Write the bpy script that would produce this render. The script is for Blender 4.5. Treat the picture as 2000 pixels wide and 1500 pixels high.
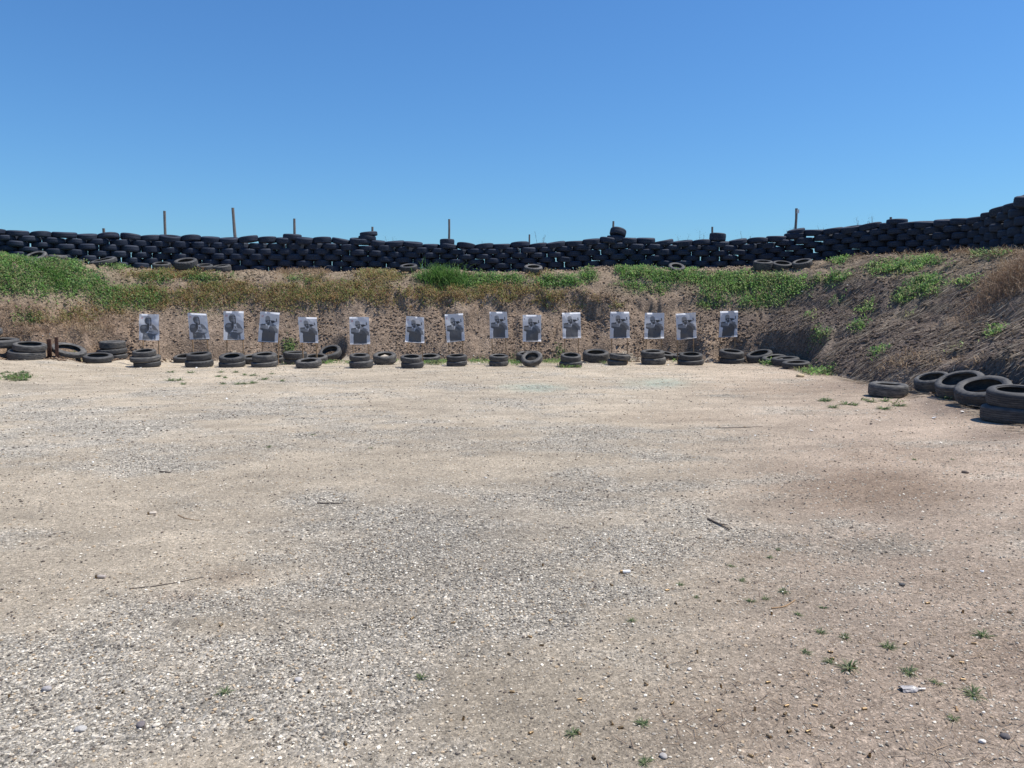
import bpy, math, random
import numpy as np
from math import radians as R

sc = bpy.context.scene
for o in list(bpy.data.objects):
    bpy.data.objects.remove(o, do_unlink=True)
COL = sc.collection

# ------------------------------------------------------------------ camera, sky, sun, exposure
EYE = 1.5                                  # eye height
PITCH = math.atan(150 / 1500)              # the horizon stands 150 photo pixels above the middle
cam = bpy.data.cameras.new('camera'); cam_o = bpy.data.objects.new('camera', cam); COL.objects.link(cam_o)
cam.sensor_width = 36; cam.lens = 27; cam.clip_start = 0.05; cam.clip_end = 3000
cam_o.location = (0, 0, EYE); cam_o.rotation_euler = (math.pi / 2 - PITCH, 0, 0)
sc.camera = cam_o

SUN_EL, SUN_AZ = R(63), R(85)              # azimuth clockwise from +Y
w = bpy.data.worlds.new('World'); sc.world = w; w.use_nodes = True
nt = w.node_tree; nt.nodes.clear()
sky = nt.nodes.new('ShaderNodeTexSky'); sky.sky_type = 'NISHITA'; sky.sun_disc = False
sky.sun_elevation = SUN_EL; sky.sun_rotation = SUN_AZ
sky.altitude = 0; sky.air_density = 1.3; sky.dust_density = 0.15; sky.ozone_density = 2.2
bg = nt.nodes.new('ShaderNodeBackground'); bg.inputs['Strength'].default_value = 0.091
wo = nt.nodes.new('ShaderNodeOutputWorld')
tn = nt.nodes.new('ShaderNodeMix'); tn.data_type = 'RGBA'; tn.blend_type = 'MULTIPLY'; tn.inputs[0].default_value = 1
tn.inputs[7].default_value = (0.43, 0.765, 1.16, 1)          # the deep clean blue of this dry air
nt.links.new(sky.outputs[0], tn.inputs[6]); nt.links.new(tn.outputs[2], bg.inputs[0]); nt.links.new(bg.outputs[0], wo.inputs[0])
sl = bpy.data.lights.new('sun', 'SUN'); sl.energy = 4.7; sl.angle = R(0.5); sl.color = (1.0, 0.95, 0.87)
so = bpy.data.objects.new('sun', sl); COL.objects.link(so)
so.location = (20, 5, 40)
so.rotation_euler = (math.pi / 2 - SUN_EL, 0, -SUN_AZ + math.pi)
sc.view_settings.view_transform = 'Standard'; sc.view_settings.look = 'None'
sc.view_settings.exposure = 0.3; sc.view_settings.gamma = 1.0

rng = np.random.default_rng(7)
random.seed(7)

# ------------------------------------------------------------------ helpers
def ray(px, py):
    """direction through a photo pixel (2000 x 1500)"""
    x = (np.asarray(px, float) - 1000) / 1500; u = (750 - np.asarray(py, float)) / 1500
    return x, math.cos(PITCH) + u * math.sin(PITCH), -math.sin(PITCH) + u * math.cos(PITCH)

def at_Y(px, py, Y):
    x, y, z = ray(px, py); k = Y / y
    return x * k, Y, EYE + z * k

def z_at(py, Y):
    return at_Y(1000, py, Y)[2]

def proj(X, Y, Z):
    dz = np.asarray(Z) - EYE; c, s = math.cos(PITCH), math.sin(PITCH)
    dep = np.asarray(Y) * c - dz * s; up = np.asarray(Y) * s + dz * c
    dep = np.where(dep < 0.05, 0.05, dep)
    return 1000 + 1500 * np.asarray(X) / dep, 750 - 1500 * up / dep

def hsh(ix, iy, seed):
    h = (ix.astype(np.int64) * 374761393 + iy.astype(np.int64) * 668265263 + seed * 974711) & 0xFFFFFFFF
    h = ((h ^ (h >> 13)) * 1274126177) & 0xFFFFFFFF
    return ((h ^ (h >> 16)) & 0xFFFFFF) / float(0xFFFFFF)

def vnoise(x, y, seed=0):
    xi = np.floor(x); yi = np.floor(y); fx = x - xi; fy = y - yi
    fx = fx * fx * (3 - 2 * fx); fy = fy * fy * (3 - 2 * fy)
    a = hsh(xi, yi, seed); b = hsh(xi + 1, yi, seed); c = hsh(xi, yi + 1, seed); d = hsh(xi + 1, yi + 1, seed)
    return (a + (b - a) * fx) * (1 - fy) + (c + (d - c) * fx) * fy

def fbm(x, y, sc_, oct_=4, seed=0):
    x = np.asarray(x, float) / sc_; y = np.asarray(y, float) / sc_
    t = 0; amp = 1; tot = 0
    for i in range(oct_):
        t = t + amp * vnoise(x + 13.7 * i, y - 7.1 * i, seed + i); tot += amp; amp *= 0.5
        x = x * 2.03; y = y * 2.03
    return t / tot

def sstep(x, a, b):
    t = np.clip((x - a) / (b - a), 0, 1); return t * t * (3 - 2 * t)

def tag(o, label=None, cat=None, group=None, kind=None):
    if label: o['label'] = label
    if cat: o['category'] = cat
    if group: o['group'] = group
    if kind: o['kind'] = kind
    return o

def link(name, me, mat=None, parent=None, loc=None, rot=None, scale=None):
    o = bpy.data.objects.new(name, me); COL.objects.link(o)
    if mat is not None and me is not None and not me.materials: me.materials.append(mat)
    if parent is not None: o.parent = parent
    if loc is not None: o.location = loc
    if rot is not None: o.rotation_euler = rot
    if scale is not None: o.scale = scale
    return o

def raw_mesh(name, V, F, col=None, smooth=False, extra=None):
    """V (n,3), F (m,k) all faces with the same count of corners; col (n,3) point colour"""
    me = bpy.data.meshes.new(name); V = np.asarray(V, np.float32); F = np.asarray(F, np.int32)
    k = F.shape[1]
    me.vertices.add(len(V)); me.vertices.foreach_set('co', V.ravel())
    me.loops.add(F.size); me.loops.foreach_set('vertex_index', F.ravel())
    me.polygons.add(len(F))
    me.polygons.foreach_set('loop_start', np.arange(0, F.size, k, dtype=np.int32))
    me.polygons.foreach_set('loop_total', np.full(len(F), k, np.int32))
    me.polygons.foreach_set('use_smooth', np.full(len(F), smooth))
    if col is not None:
        a = me.attributes.new('tint', 'FLOAT_COLOR', 'POINT')
        c = np.ones((len(V), 4), np.float32); c[:, :3] = col
        a.data.foreach_set('color', c.ravel())
    for nm, val in (extra or {}).items():
        a = me.attributes.new(nm, 'FLOAT', 'POINT'); a.data.foreach_set('value', np.asarray(val, np.float32))
    me.update(calc_edges=True)
    return me

class MB:
    """collects boxes, tubes and prisms into one mesh"""
    def __init__(s): s.v = []; s.f = []
    def add(s, vs, fs):
        n = len(s.v); s.v += [tuple(p) for p in vs]; s.f += [tuple(i + n for i in f) for f in fs]
    def box(s, c, d, rz=0, jit=0):
        cx, cy, cz = c; a, b, h = d[0] / 2, d[1] / 2, d[2] / 2; P = []
        for z in (-h, h):
            for x, y in ((-a, -b), (a, -b), (a, b), (-a, b)):
                x += random.uniform(-jit, jit); y += random.uniform(-jit, jit)
                P.append((cx + x * math.cos(rz) - y * math.sin(rz), cy + x * math.sin(rz) + y * math.cos(rz), cz + z))
        s.add(P, [(3, 2, 1, 0), (4, 5, 6, 7), (0, 1, 5, 4), (1, 2, 6, 5), (2, 3, 7, 6), (3, 0, 4, 7)])
    def tube(s, pts, rads, n=8, jit=0.0):
        """tube along points with radii; closed ends"""
        import mathutils
        pts = [mathutils.Vector(p) for p in pts]; rings = []
        for i, p in enumerate(pts):
            t = (pts[min(i + 1, len(pts) - 1)] - pts[max(i - 1, 0)]).normalized()
            u = t.cross(mathutils.Vector((0.31, 0.95, 0.05))).normalized(); v = t.cross(u)
            r = rads[i] if hasattr(rads, '__len__') else rads
            rings.append([p + (u * math.cos(2 * math.pi * k / n) + v * math.sin(2 * math.pi * k / n)) * r * (1 + random.uniform(-jit, jit)) for k in range(n)])
        V = [q for r_ in rings for q in r_]; F = []
        for i in range(len(rings) - 1):
            for k in range(n):
                a = i * n + k; b = i * n + (k + 1) % n; F.append((a, b, b + n, a + n))
        F.append(tuple(range(n))[::-1]); F.append(tuple((len(rings) - 1) * n + k for k in range(n)))
        s.add(V, F)
    def mesh(s, name, smooth=False):
        me = bpy.data.meshes.new(name); me.from_pydata(s.v, [], s.f); me.update()
        if smooth:
            me.polygons.foreach_set('use_smooth', [True] * len(me.polygons)); me.set_sharp_from_angle(angle=R(45))
        return me

# ------------------------------------------------------------------ materials
def mat_new(name):
    m = bpy.data.materials.new(name); m.use_nodes = True
    return m, m.node_tree, m.node_tree.nodes['Principled BSDF']

def N(nt, typ, **kw):
    n = nt.nodes.new(typ)
    for k, v in kw.items():
        if k in n.inputs: n.inputs[k].default_value = v
        else: setattr(n, k, v)
    return n

def ramp(nt, fac, stops):
    r = nt.nodes.new('ShaderNodeValToRGB'); e = r.color_ramp.elements
    while len(e) < len(stops): e.new(0.5)
    for i, (p, c) in enumerate(stops):
        e[i].position = p; e[i].color = (c[0], c[1], c[2], 1) if hasattr(c, '__len__') else (c, c, c, 1)
    nt.links.new(fac, r.inputs[0]); return r.outputs[0]

def mul(nt, a, b, mode='MULTIPLY', fac=1.0):
    m = nt.nodes.new('ShaderNodeMix'); m.data_type = 'RGBA'; m.blend_type = mode; m.inputs[0].default_value = fac
    for s, v in ((m.inputs[6], a), (m.inputs[7], b)):
        if hasattr(v, 'links'): nt.links.new(v, s)
        else: s.default_value = (v[0], v[1], v[2], 1) if hasattr(v, '__len__') else (v, v, v, 1)
    return m.outputs[2]

def mixf(nt, a, b, f):
    m = nt.nodes.new('ShaderNodeMix'); m.data_type = 'RGBA'
    nt.links.new(f, m.inputs[0])
    for s, v in ((m.inputs[6], a), (m.inputs[7], b)):
        if hasattr(v, 'links'): nt.links.new(v, s)
        else: s.default_value = (v[0], v[1], v[2], 1) if hasattr(v, '__len__') else (v, v, v, 1)
    return m.outputs[2]

def math_(nt, op, a, b=None):
    m = nt.nodes.new('ShaderNodeMath'); m.operation = op
    for s, v in ((m.inputs[0], a), (m.inputs[1], b)):
        if v is None: continue
        if hasattr(v, 'links'): nt.links.new(v, s)
        else: s.default_value = v
    return m.outputs[0]

def attr(nt, name):
    a = nt.nodes.new('ShaderNodeAttribute'); a.attribute_name = name; return a

def ground_material():
    m, nt, b = mat_new('gravel_and_sand')
    tc = N(nt, 'ShaderNodeTexCoord').outputs['Object']
    t = attr(nt, 'tint').outputs['Color']; g = attr(nt, 'gravel').outputs['Fac']
    # warp so that cells do not read as a grid
    vo = N(nt, 'ShaderNodeTexVoronoi', Scale=55.0); nt.links.new(tc, vo.inputs['Vector'])
    vf = N(nt, 'ShaderNodeTexVoronoi', Scale=150.0); nt.links.new(tc, vf.inputs['Vector'])
    fn = N(nt, 'ShaderNodeTexNoise', Scale=60.0, Detail=6.0, Roughness=0.75); nt.links.new(tc, fn.inputs['Vector'])
    mn = N(nt, 'ShaderNodeTexNoise', Scale=3.0, Detail=7.0, Roughness=0.7); nt.links.new(tc, mn.inputs['Vector'])
    sep = nt.nodes.new('ShaderNodeSeparateColor'); nt.links.new(vo.outputs['Color'], sep.inputs[0])
    sepf = nt.nodes.new('ShaderNodeSeparateColor'); nt.links.new(vf.outputs['Color'], sepf.inputs[0])
    peb = ramp(nt, sep.outputs[0], [(0.0, 0.4), (0.25, 0.82), (0.75, 1.15), (1.0, 1.9)])
    pebf = ramp(nt, sepf.outputs[1], [(0.0, 0.3), (0.2, 0.85), (0.8, 1.1), (1.0, 1.9)])
    gap = ramp(nt, vo.outputs['Distance'], [(0.0, 1.05), (0.6, 1.0), (0.9, 0.7)])
    grav = mul(nt, mul(nt, t, peb), gap)
    grav = mul(nt, grav, pebf, fac=0.6)
    sand = mul(nt, t, ramp(nt, fn.outputs[0], [(0.25, 0.68), (0.5, 1.0), (0.75, 1.22)]))
    sand = mul(nt, sand, pebf, fac=0.6)
    sand = mul(nt, sand, peb, fac=0.35)
    c = mixf(nt, sand, grav, g)
    c = mul(nt, c, ramp(nt, mn.outputs[0], [(0.3, 0.86), (0.5, 1.0), (0.7, 1.1)]))
    nt.links.new(c, b.inputs['Base Color'])
    b.inputs['Roughness'].default_value = 0.95; b.inputs['Specular IOR Level'].default_value = 0.25
    h1 = math_(nt, 'MULTIPLY', vo.outputs['Distance'], g)
    h2 = math_(nt, 'ADD', math_(nt, 'MULTIPLY', h1, -1.0), math_(nt, 'MULTIPLY', fn.outputs[0], 0.9))
    bp = N(nt, 'ShaderNodeBump', Strength=1.0, Distance=0.02); nt.links.new(h2, bp.inputs['Height'])
    nt.links.new(bp.outputs[0], b.inputs['Normal'])
    return m

def earth_material():
    m, nt, b = mat_new('clumpy_earth')
    tc = N(nt, 'ShaderNodeTexCoord').outputs['Object']
    t = attr(nt, 'tint').outputs['Color']
    n1 = N(nt, 'ShaderNodeTexNoise', Scale=22.0, Detail=7.0, Roughness=0.7); nt.links.new(tc, n1.inputs['Vector'])
    n2 = N(nt, 'ShaderNodeTexNoise', Scale=5.0, Detail=5.0, Roughness=0.7); nt.links.new(tc, n2.inputs['Vector'])
    vo = N(nt, 'ShaderNodeTexVoronoi', Scale=24.0); nt.links.new(tc, vo.inputs['Vector'])
    sep = nt.nodes.new('ShaderNodeSeparateColor'); nt.links.new(vo.outputs['Color'], sep.inputs[0])
    c = mul(nt, t, ramp(nt, n1.outputs[0], [(0.3, 0.55), (0.5, 1.0), (0.7, 1.35)]))
    c = mul(nt, c, ramp(nt, n2.outputs[0], [(0.3, 0.8), (0.5, 1.0), (0.7, 1.15)]))
    c = mul(nt, c, ramp(nt, sep.outputs[0], [(0.0, 0.75), (0.5, 1.0), (1.0, 1.3)]))
    nt.links.new(c, b.inputs['Base Color']); b.inputs['Roughness'].default_value = 1.0
    b.inputs['Specular IOR Level'].default_value = 0.15
    h = math_(nt, 'ADD', math_(nt, 'MULTIPLY', vo.outputs['Distance'], -0.6), n1.outputs[0])
    bp = N(nt, 'ShaderNodeBump', Strength=0.8, Distance=0.035); nt.links.new(h, bp.inputs['Height'])
    nt.links.new(bp.outputs[0], b.inputs['Normal'])
    return m

def tint_material(name, rough=0.9, translucent=0.0, var=0.0, scale=80.0, spec=0.3):
    m, nt, b = mat_new(name)
    t = attr(nt, 'tint').outputs['Color']
    if var:
        tc = N(nt, 'ShaderNodeTexCoord').outputs['Object']
        n1 = N(nt, 'ShaderNodeTexNoise', Scale=scale, Detail=4.0); nt.links.new(tc, n1.inputs['Vector'])
        t = mul(nt, t, ramp(nt, n1.outputs[0], [(0.3, 1 - var), (0.7, 1 + var)]))
    nt.links.new(t, b.inputs['Base Color']); b.inputs['Roughness'].default_value = rough
    b.inputs['Specular IOR Level'].default_value = spec
    if translucent:
        tr = nt.nodes.new('ShaderNodeBsdfTranslucent'); nt.links.new(t, tr.inputs[0])
        mx = nt.nodes.new('ShaderNodeMixShader'); mx.inputs[0].default_value = translucent
        nt.links.new(b.outputs[0], mx.inputs[1]); nt.links.new(tr.outputs[0], mx.inputs[2])
        nt.links.new(mx.outputs[0], nt.nodes['Material Output'].inputs['Surface'])
    return m

def rubber_material(name, base, dust, dust_amt):
    m, nt, b = mat_new(name)
    tc = N(nt, 'ShaderNodeTexCoord').outputs['Object']
    oi = N(nt, 'ShaderNodeObjectInfo')
    off = nt.nodes.new('ShaderNodeVectorMath'); off.operation = 'ADD'
    sc_ = nt.nodes.new('ShaderNodeVectorMath'); sc_.operation = 'SCALE'; sc_.inputs['Scale'].default_value = 20
    cb = nt.nodes.new('ShaderNodeCombineXYZ')
    nt.links.new(oi.outputs['Random'], cb.inputs[0]); nt.links.new(oi.outputs['Random'], cb.inputs[2])
    nt.links.new(cb.outputs[0], sc_.inputs[0]); nt.links.new(tc, off.inputs[0]); nt.links.new(sc_.outputs[0], off.inputs[1])
    n1 = N(nt, 'ShaderNodeTexNoise', Scale=5.0, Detail=8.0, Roughness=0.7); nt.links.new(off.outputs[0], n1.inputs['Vector'])
    n2 = N(nt, 'ShaderNodeTexNoise', Scale=45.0, Detail=4.0, Roughness=0.7); nt.links.new(off.outputs[0], n2.inputs['Vector'])
    f = ramp(nt, n1.outputs[0], [(0.38, 0.0), (0.68, 1.0)])
    f = math_(nt, 'MULTIPLY', f, dust_amt)
    f = math_(nt, 'MULTIPLY', f, math_(nt, 'ADD', math_(nt, 'MULTIPLY', oi.outputs['Random'], 0.9), 0.45))
    c = mixf(nt, base, dust, f)
    c = mul(nt, c, ramp(nt, n2.outputs[0], [(0.3, 0.75), (0.7, 1.3)]))
    nt.links.new(c, b.inputs['Base Color']); b.inputs['Roughness'].default_value = 0.72
    b.inputs['Specular IOR Level'].default_value = 0.35
    bp = N(nt, 'ShaderNodeBump', Strength=0.3, Distance=0.01); nt.links.new(n2.outputs[0], bp.inputs['Height'])
    nt.links.new(bp.outputs[0], b.inputs['Normal'])
    return m

def wood_material(name, c1, c2):
    m, nt, b = mat_new(name)
    tc = N(nt, 'ShaderNodeTexCoord').outputs['Object']
    mp = N(nt, 'ShaderNodeMapping'); mp.inputs['Scale'].default_value = (30, 30, 2.5); nt.links.new(tc, mp.inputs[0])
    n1 = N(nt, 'ShaderNodeTexNoise', Scale=2.0, Detail=6.0, Roughness=0.7); nt.links.new(mp.outputs[0], n1.inputs['Vector'])
    c = ramp(nt, n1.outputs[0], [(0.3, c1), (0.7, c2)])
    nt.links.new(c, b.inputs['Base Color']); b.inputs['Roughness'].default_value = 0.85
    bp = N(nt, 'ShaderNodeBump', Strength=0.4, Distance=0.01); nt.links.new(n1.outputs[0], bp.inputs['Height'])
    nt.links.new(bp.outputs[0], b.inputs['Normal'])
    return m

def plain(name, col, rough=0.6, metal=0.0, var=0.25, scale=40, spec=0.5):
    m, nt, b = mat_new(name)
    tc = N(nt, 'ShaderNodeTexCoord').outputs['Object']
    n1 = N(nt, 'ShaderNodeTexNoise', Scale=float(scale), Detail=5.0); nt.links.new(tc, n1.inputs['Vector'])
    c = mul(nt, col, ramp(nt, n1.outputs[0], [(0.3, 1 - var), (0.7, 1 + var)]))
    nt.links.new(c, b.inputs['Base Color']); b.inputs['Roughness'].default_value = rough
    b.inputs['Metallic'].default_value = metal; b.inputs['Specular IOR Level'].default_value = spec
    return m

M = dict(
    ground=ground_material(), earth=earth_material(),
    stone=tint_material('pebble_stone', 0.9, var=0.2, scale=150), clod=tint_material('earth_clod', 1.0, var=0.25, scale=60, spec=0.1),
    leaf=tint_material('leaf', 0.6, translucent=0.5), straw=tint_material('dry_straw', 0.85, translucent=0.15),
    tyre=rubber_material('weathered_rubber', (0.042, 0.043, 0.046), (0.24, 0.222, 0.195), 0.55),
    walltyre=rubber_material('old_black_rubber_blue_flare', (0.015, 0.023, 0.044), (0.085, 0.095, 0.115), 0.3),  # navy cast: blue flare over the wall's shade is put into the rubber colour
    post=wood_material('weathered_post_wood', (0.10, 0.085, 0.075), (0.24, 0.21, 0.19)),
    stake=wood_material('pale_lath_wood', (0.30, 0.18, 0.09), (0.46, 0.30, 0.16)),
    paper=tint_material('printed_paper', 0.55, translucent=0.12, spec=0.4),
    board=plain('brown_hardboard', (0.10, 0.085, 0.075), 0.8),
    rust=plain('rusty_steel', (0.075, 0.035, 0.024), 0.8, 0.2, 0.5, 30),
    brass=plain('tarnished_brass', (0.30, 0.21, 0.115), 0.48, 0.8, 0.4, 120),
    white=plain('white_scrap', (0.74, 0.73, 0.70), 0.6, 0, 0.1), twig=plain('dark_twig_bark', (0.07, 0.055, 0.045), 0.9),
)

# ------------------------------------------------------------------ terrain shape (polar profiles round the firing point)
# photo column: foot (range depth, height), scarp head, crest, foot of the tyre wall, row of the wall's top
K = [  # px, Yf, zf, Ym, zm, Yc, pyc, Yw, pyTop
    (-450, 14.6, .55, 16.2, 1.45, 17.8, 492, 19.3, 440),
    (-250, 15.8, .45, 17.5, 1.30, 19.2, 495, 21.0, 446),
    (0, 18.0, .30, 19.3, 1.05, 21.0, 498, 22.6, 451),
    (120, 18.7, .17, 20.2, 1.15, 22.1, 511, 23.3, 453),
    (250, 20.2, .04, 21.7, 1.40, 23.3, 521, 24.3, 459),
    (330, 21.1, .0, 22.2, 1.50, 23.8, 526, 24.9, 462),
    (450, 21.4, .0, 22.6, 1.60, 24.3, 527, 25.3, 463),
    (700, 21.4, .0, 22.7, 1.63, 24.5, 528, 25.7, 468),
    (900, 21.4, .0, 22.7, 1.63, 24.6, 530, 25.8, 481),
    (1000, 21.4, .0, 22.7, 1.63, 24.6, 529, 25.8, 477),
    (1200, 21.3, .0, 22.6, 1.65, 24.5, 526, 25.6, 466),
    (1400, 20.9, .0, 22.6, 1.72, 24.2, 524, 25.3, 469),
    (1500, 20.0, .0, 22.2, 1.55, 24.1, 521, 25.2, 464),
    (1550, 18.9, .0, 21.5, 1.50, 23.9, 516, 25.0, 457),
    (1600, 17.6, .0, 20.6, 1.47, 23.4, 509, 24.6, 448),
    (1700, 15.2, .0, 18.7, 1.43, 22.1, 499, 23.3, 438),
    (1800, 12.9, .0, 16.8, 1.38, 20.8, 499, 21.9, 434),
    (1900, 11.3, .0, 15.1, 1.33, 19.2, 495, 20.3, 427),
    (2000, 9.6, .0, 13.1, 1.30, 16.8, 490, 17.8, 386),
    (2300, 7.3, .0, 10.0, 1.25, 12.8, 470, 13.8, 360),
]
KA = [math.atan((k[0] - 1000) / 1500 * math.cos(PITCH)) for k in K]
KT = []
for k, a in zip(K, KA):
    c = math.cos(a)
    KT.append((k[1] / c, k[2], k[3] / c, k[4], k[5] / c, z_at(k[6], k[5]), k[7] / c, z_at(k[8], k[7])))
last = KT[-1]
for deg in (50, 60, 75, 90, 110, 130):           # the right bank runs on towards and past the camera
    sa = math.sin(R(min(deg, 90)))
    KA.append(R(deg)); q = math.sin(KA[len(K) - 1]) / sa
    KT.append((last[0] * q, 0, last[2] * q, 1.25, last[4] * q, 2.5, last[6] * q, 3.7))
KA.insert(0, R(-130)); KT.insert(0, KT[0])
KA = np.array(KA); KT = np.array(KT)

def prof(a):
    return [np.interp(a, KA, KT[:, i]) for i in range(8)]

def terrain0(X, Y, rough=True):
    X = np.asarray(X, float); Y = np.asarray(Y, float)
    a = np.arctan2(X, Y); s = np.hypot(X, Y)
    sF, zF, sM, zM, sC, zC, sW, zT = prof(a)
    z = zF * sstep(s, sF - 5.0, sF)
    lip = 0.22 + 0.5 * (fbm(X, Y, 1.1, 3, 40) - 0.5) * 2 - .12 * sstep(np.degrees(a), 6, 16)          # the undercut lip at the scarp head
    backside = sstep(np.degrees(a), 22, 31)
    lip = np.clip(lip, 0, .5) * (1 - sstep(np.degrees(a), 12, 18)) * (1 - backside) * sstep(np.degrees(a), -24, -17)
    ed = (fbm(X, Y, 0.7, 4, 44) - 0.5) * 1.8
    u = np.clip((s - sF) / (sM - sF), 0, 1)
    z = np.where(s > sF, zF + (zM - lip - zF) * (u ** 0.85), z)
    u = np.clip((s - sM) / (sC - sM), 0, 1)
    zc2 = zC - 0.04
    z = np.where(s > sM, zM - lip + (zc2 - zM + lip) * np.sin(u * math.pi / 2) ** 0.92, z)
    z = z + lip * sstep(s, sM - 0.06 + ed * 0.5, sM + 0.03 + ed * 0.5)* (1 - u)
    u = np.clip((s - sC) / (sW - sC), 0, 1)
    z = np.where(s > sC, zc2 - 0.05 * u, z)
    u = sstep(s, sW + 0.9, sW + 5.0)
    z = z * (1 - u)
    if rough:
        bank = sstep(s, sF - 0.35, sF + 0.5) * (1 - sstep(s, sW + 2, sW + 6))
        n = (fbm(X, Y, 0.9, 3, 3) - 0.5) * 0.24 - 0.10 * sstep(np.abs(fbm(X, Y, 1.6, 3, 15) - .5), .05, 0) + (fbm(X, Y, 0.22, 3, 9) - 0.5) * 0.085 + (fbm(X, Y, 0.07, 2, 11) - 0.5) * 0.025
        plateau = sstep(s, sC - 0.3, sC + 0.1)
        z = z + bank * n * (1 - 0.65 * plateau)
        near = 1 - sstep(s, 40, 60)
        z = z + near * (1 - bank) * ((fbm(X, Y, 1.6, 3, 21) - 0.5) * 0.035 + (fbm(X, Y, 0.12, 3, 25) - 0.5) * 0.008)
    return z

def gz(x, y): return float(terrain(np.array([x]), np.array([y]))[0])

PADS = []
def terrain(X, Y, rough=True):
    z = terrain0(X, Y, rough)
    X = np.asarray(X, float); Y = np.asarray(Y, float)
    for x, y, r, h in PADS:                 # level places under the tyre piles
        m = (np.abs(X - x) < r * 2.2) & (np.abs(Y - y) < r * 2.2)
        if not m.any(): continue
        t = 1 - sstep(np.hypot(X - x, Y - y), r, r * 2.0)
        z = np.where(m, z + (h - z) * t, z)
    return z

def hit(px, py, lo=1.5, hi=27):
    """where the ray through a photo pixel meets the ground"""
    x, y, z = ray(px, py); ks = np.arange(lo, hi, 0.03) / y
    g = terrain(x * ks, y * ks, False) - (EYE + z * ks)
    i = np.argmax(g >= 0)
    if g[i] < 0: i = len(ks) - 1
    k = ks[i]; X, Y = x * k, y * k
    return X, Y, gz(X, Y)

# ------------------------------------------------------------------ masks read in photo positions, laid on the real ground
def blob(px, py, blobs):
    t = np.zeros_like(px)
    for cx, cy, rx, ry, v in blobs:
        t = np.maximum(t, v * np.exp(-(((px - cx) / rx) ** 2 + ((py - cy) / ry) ** 2) ** 1.3))
    return t

GRAVEL = [(150, 850, 420, 75, .95), (480, 800, 330, 50, .8), (900, 1080, 330, 150, 1.0), (640, 1130, 200, 90, .55), (1150, 1030, 280, 110, .9), (1350, 1080, 200, 90, .55),
          (1050, 800, 180, 60, .55), (100, 1400, 500, 170, .95), (550, 1330, 420, 190, .9), (950, 1230, 260, 120, .8), (1180, 1340, 180, 120, .45),
          (850, 1460, 300, 90, .7), (1500, 950, 200, 50, .35), (1150, 1140, 170, 60, .7), (560, 850, 220, 40, .5), (1250, 870, 260, 50, .35), (1650, 1050, 180, 60, .35)]
DARKG = [(900, 1060, 260, 90, .8), (700, 1010, 160, 50, .4), (640, 1180, 140, 60, .5), (1120, 980, 150, 60, .55), (200, 1290, 120, 60, .45),
         (860, 850, 60, 14, .7), (60, 755, 120, 10, .6), (650, 860, 90, 16, .4), (1000, 1020, 200, 70, .5), (340, 1180, 160, 40, .2), (950, 790, 160, 30, .3), (760, 1200, 120, 60, .4)]
BROWN = [(1700, 955, 190, 44, 1.1), (1560, 915, 120, 22, .4), (1640, 1060, 200, 30, .35), (1750, 890, 150, 24, .5), (1960, 1280, 120, 90, .6), (1480, 1420, 300, 80, .5), (1850, 1130, 130, 40, .3),
         (450, 1125, 60, 18, .6), (340, 1165, 60, 12, .6), (1880, 1370, 150, 110, .35), (1300, 815, 130, 16, .35), (1550, 760, 150, 16, .4), (1700, 1330, 200, 60, .3)]
DAMP = [(1880, 795, 120, 28, .8), (1700, 752, 120, 12, .6), (1960, 850, 90, 26, .6), (1980, 1300, 40, 60, .3)]
TURQ = [(1045, 757, 58, 8, .9), (1290, 748, 50, 9, .9), (1240, 750, 30, 10, .4), (1000, 756, 30, 7, .5)]

def ground_masks(X, Y, Z):
    px, py = proj(X, Y, Z)
    wob = (fbm(X, Y, 1.2, 4, 60) - 0.5)
    ok = (Y > 1.0)
    g = blob(px, py, GRAVEL); g = np.where(ok, g, 0.6)
    g = np.clip(sstep(g * .92 + wob * 1.7 + (fbm(X * .7, Y * 1.4, 0.35, 4, 64) - .5) * 1.5, 0.05, 0.95), 0, 1)
    d = np.where(ok, blob(px, py, DARKG), 0) * (0.6 + 0.8 * fbm(X, Y, .5, 3, 66))
    br = np.where(ok, blob(px, py, BROWN), 0) * (0.4 + 1.2 * fbm(X, Y, .35, 4, 67))
    da = np.where(ok, blob(px, py, DAMP), 0)
    tq = np.where(ok, blob(px, py, TURQ), 0) * (0.3 + 1.3 * fbm(X, Y, .12, 2, 68))
    return g, np.clip(d, 0, 1), np.clip(br, 0, 1), np.clip(da, 0, 1), np.clip(tq, 0, 1)

SAND = np.array((0.425, 0.356, 0.266)); GREY = np.array((0.440, 0.392, 0.318)); DGREY = np.array((0.270, 0.250, 0.216))
BRN = np.array((0.215, 0.150, 0.102)); DMP = np.array((0.165, 0.122, 0.098)); TQ = np.array((0.31, 0.39, 0.32))

def lerp(a, b, t): return a + (b - a) * t[:, None]

def ground_color(X, Y, Z):
    g, d, br, da, tq = ground_masks(X, Y, Z)
    c = np.repeat(SAND[None], len(X), 0)
    right = sstep(X / np.maximum(Y, 1), 0.1, 0.5)
    c = lerp(c, np.array((0.395, 0.312, 0.238))[None], right)
    c = lerp(c, GREY[None], g); c = lerp(c, DGREY[None], d * 0.5)
    c = lerp(c, BRN[None], br * 0.65); c = lerp(c, DMP[None], da * 0.8); c = lerp(c, TQ[None], tq * 0.65)
    v = fbm(X, Y, 2.2, 5, 80); v2 = fbm(X * .8 + Y * .35, Y * 1.9 - X * .5, .5, 4, 84)
    c = c * ((0.80 + 0.40 * v) * (0.76 + .48 * v2))[:, None]
    return np.clip(c, 0.02, 0.8), np.clip(g + d * .5, 0, 1)

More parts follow.
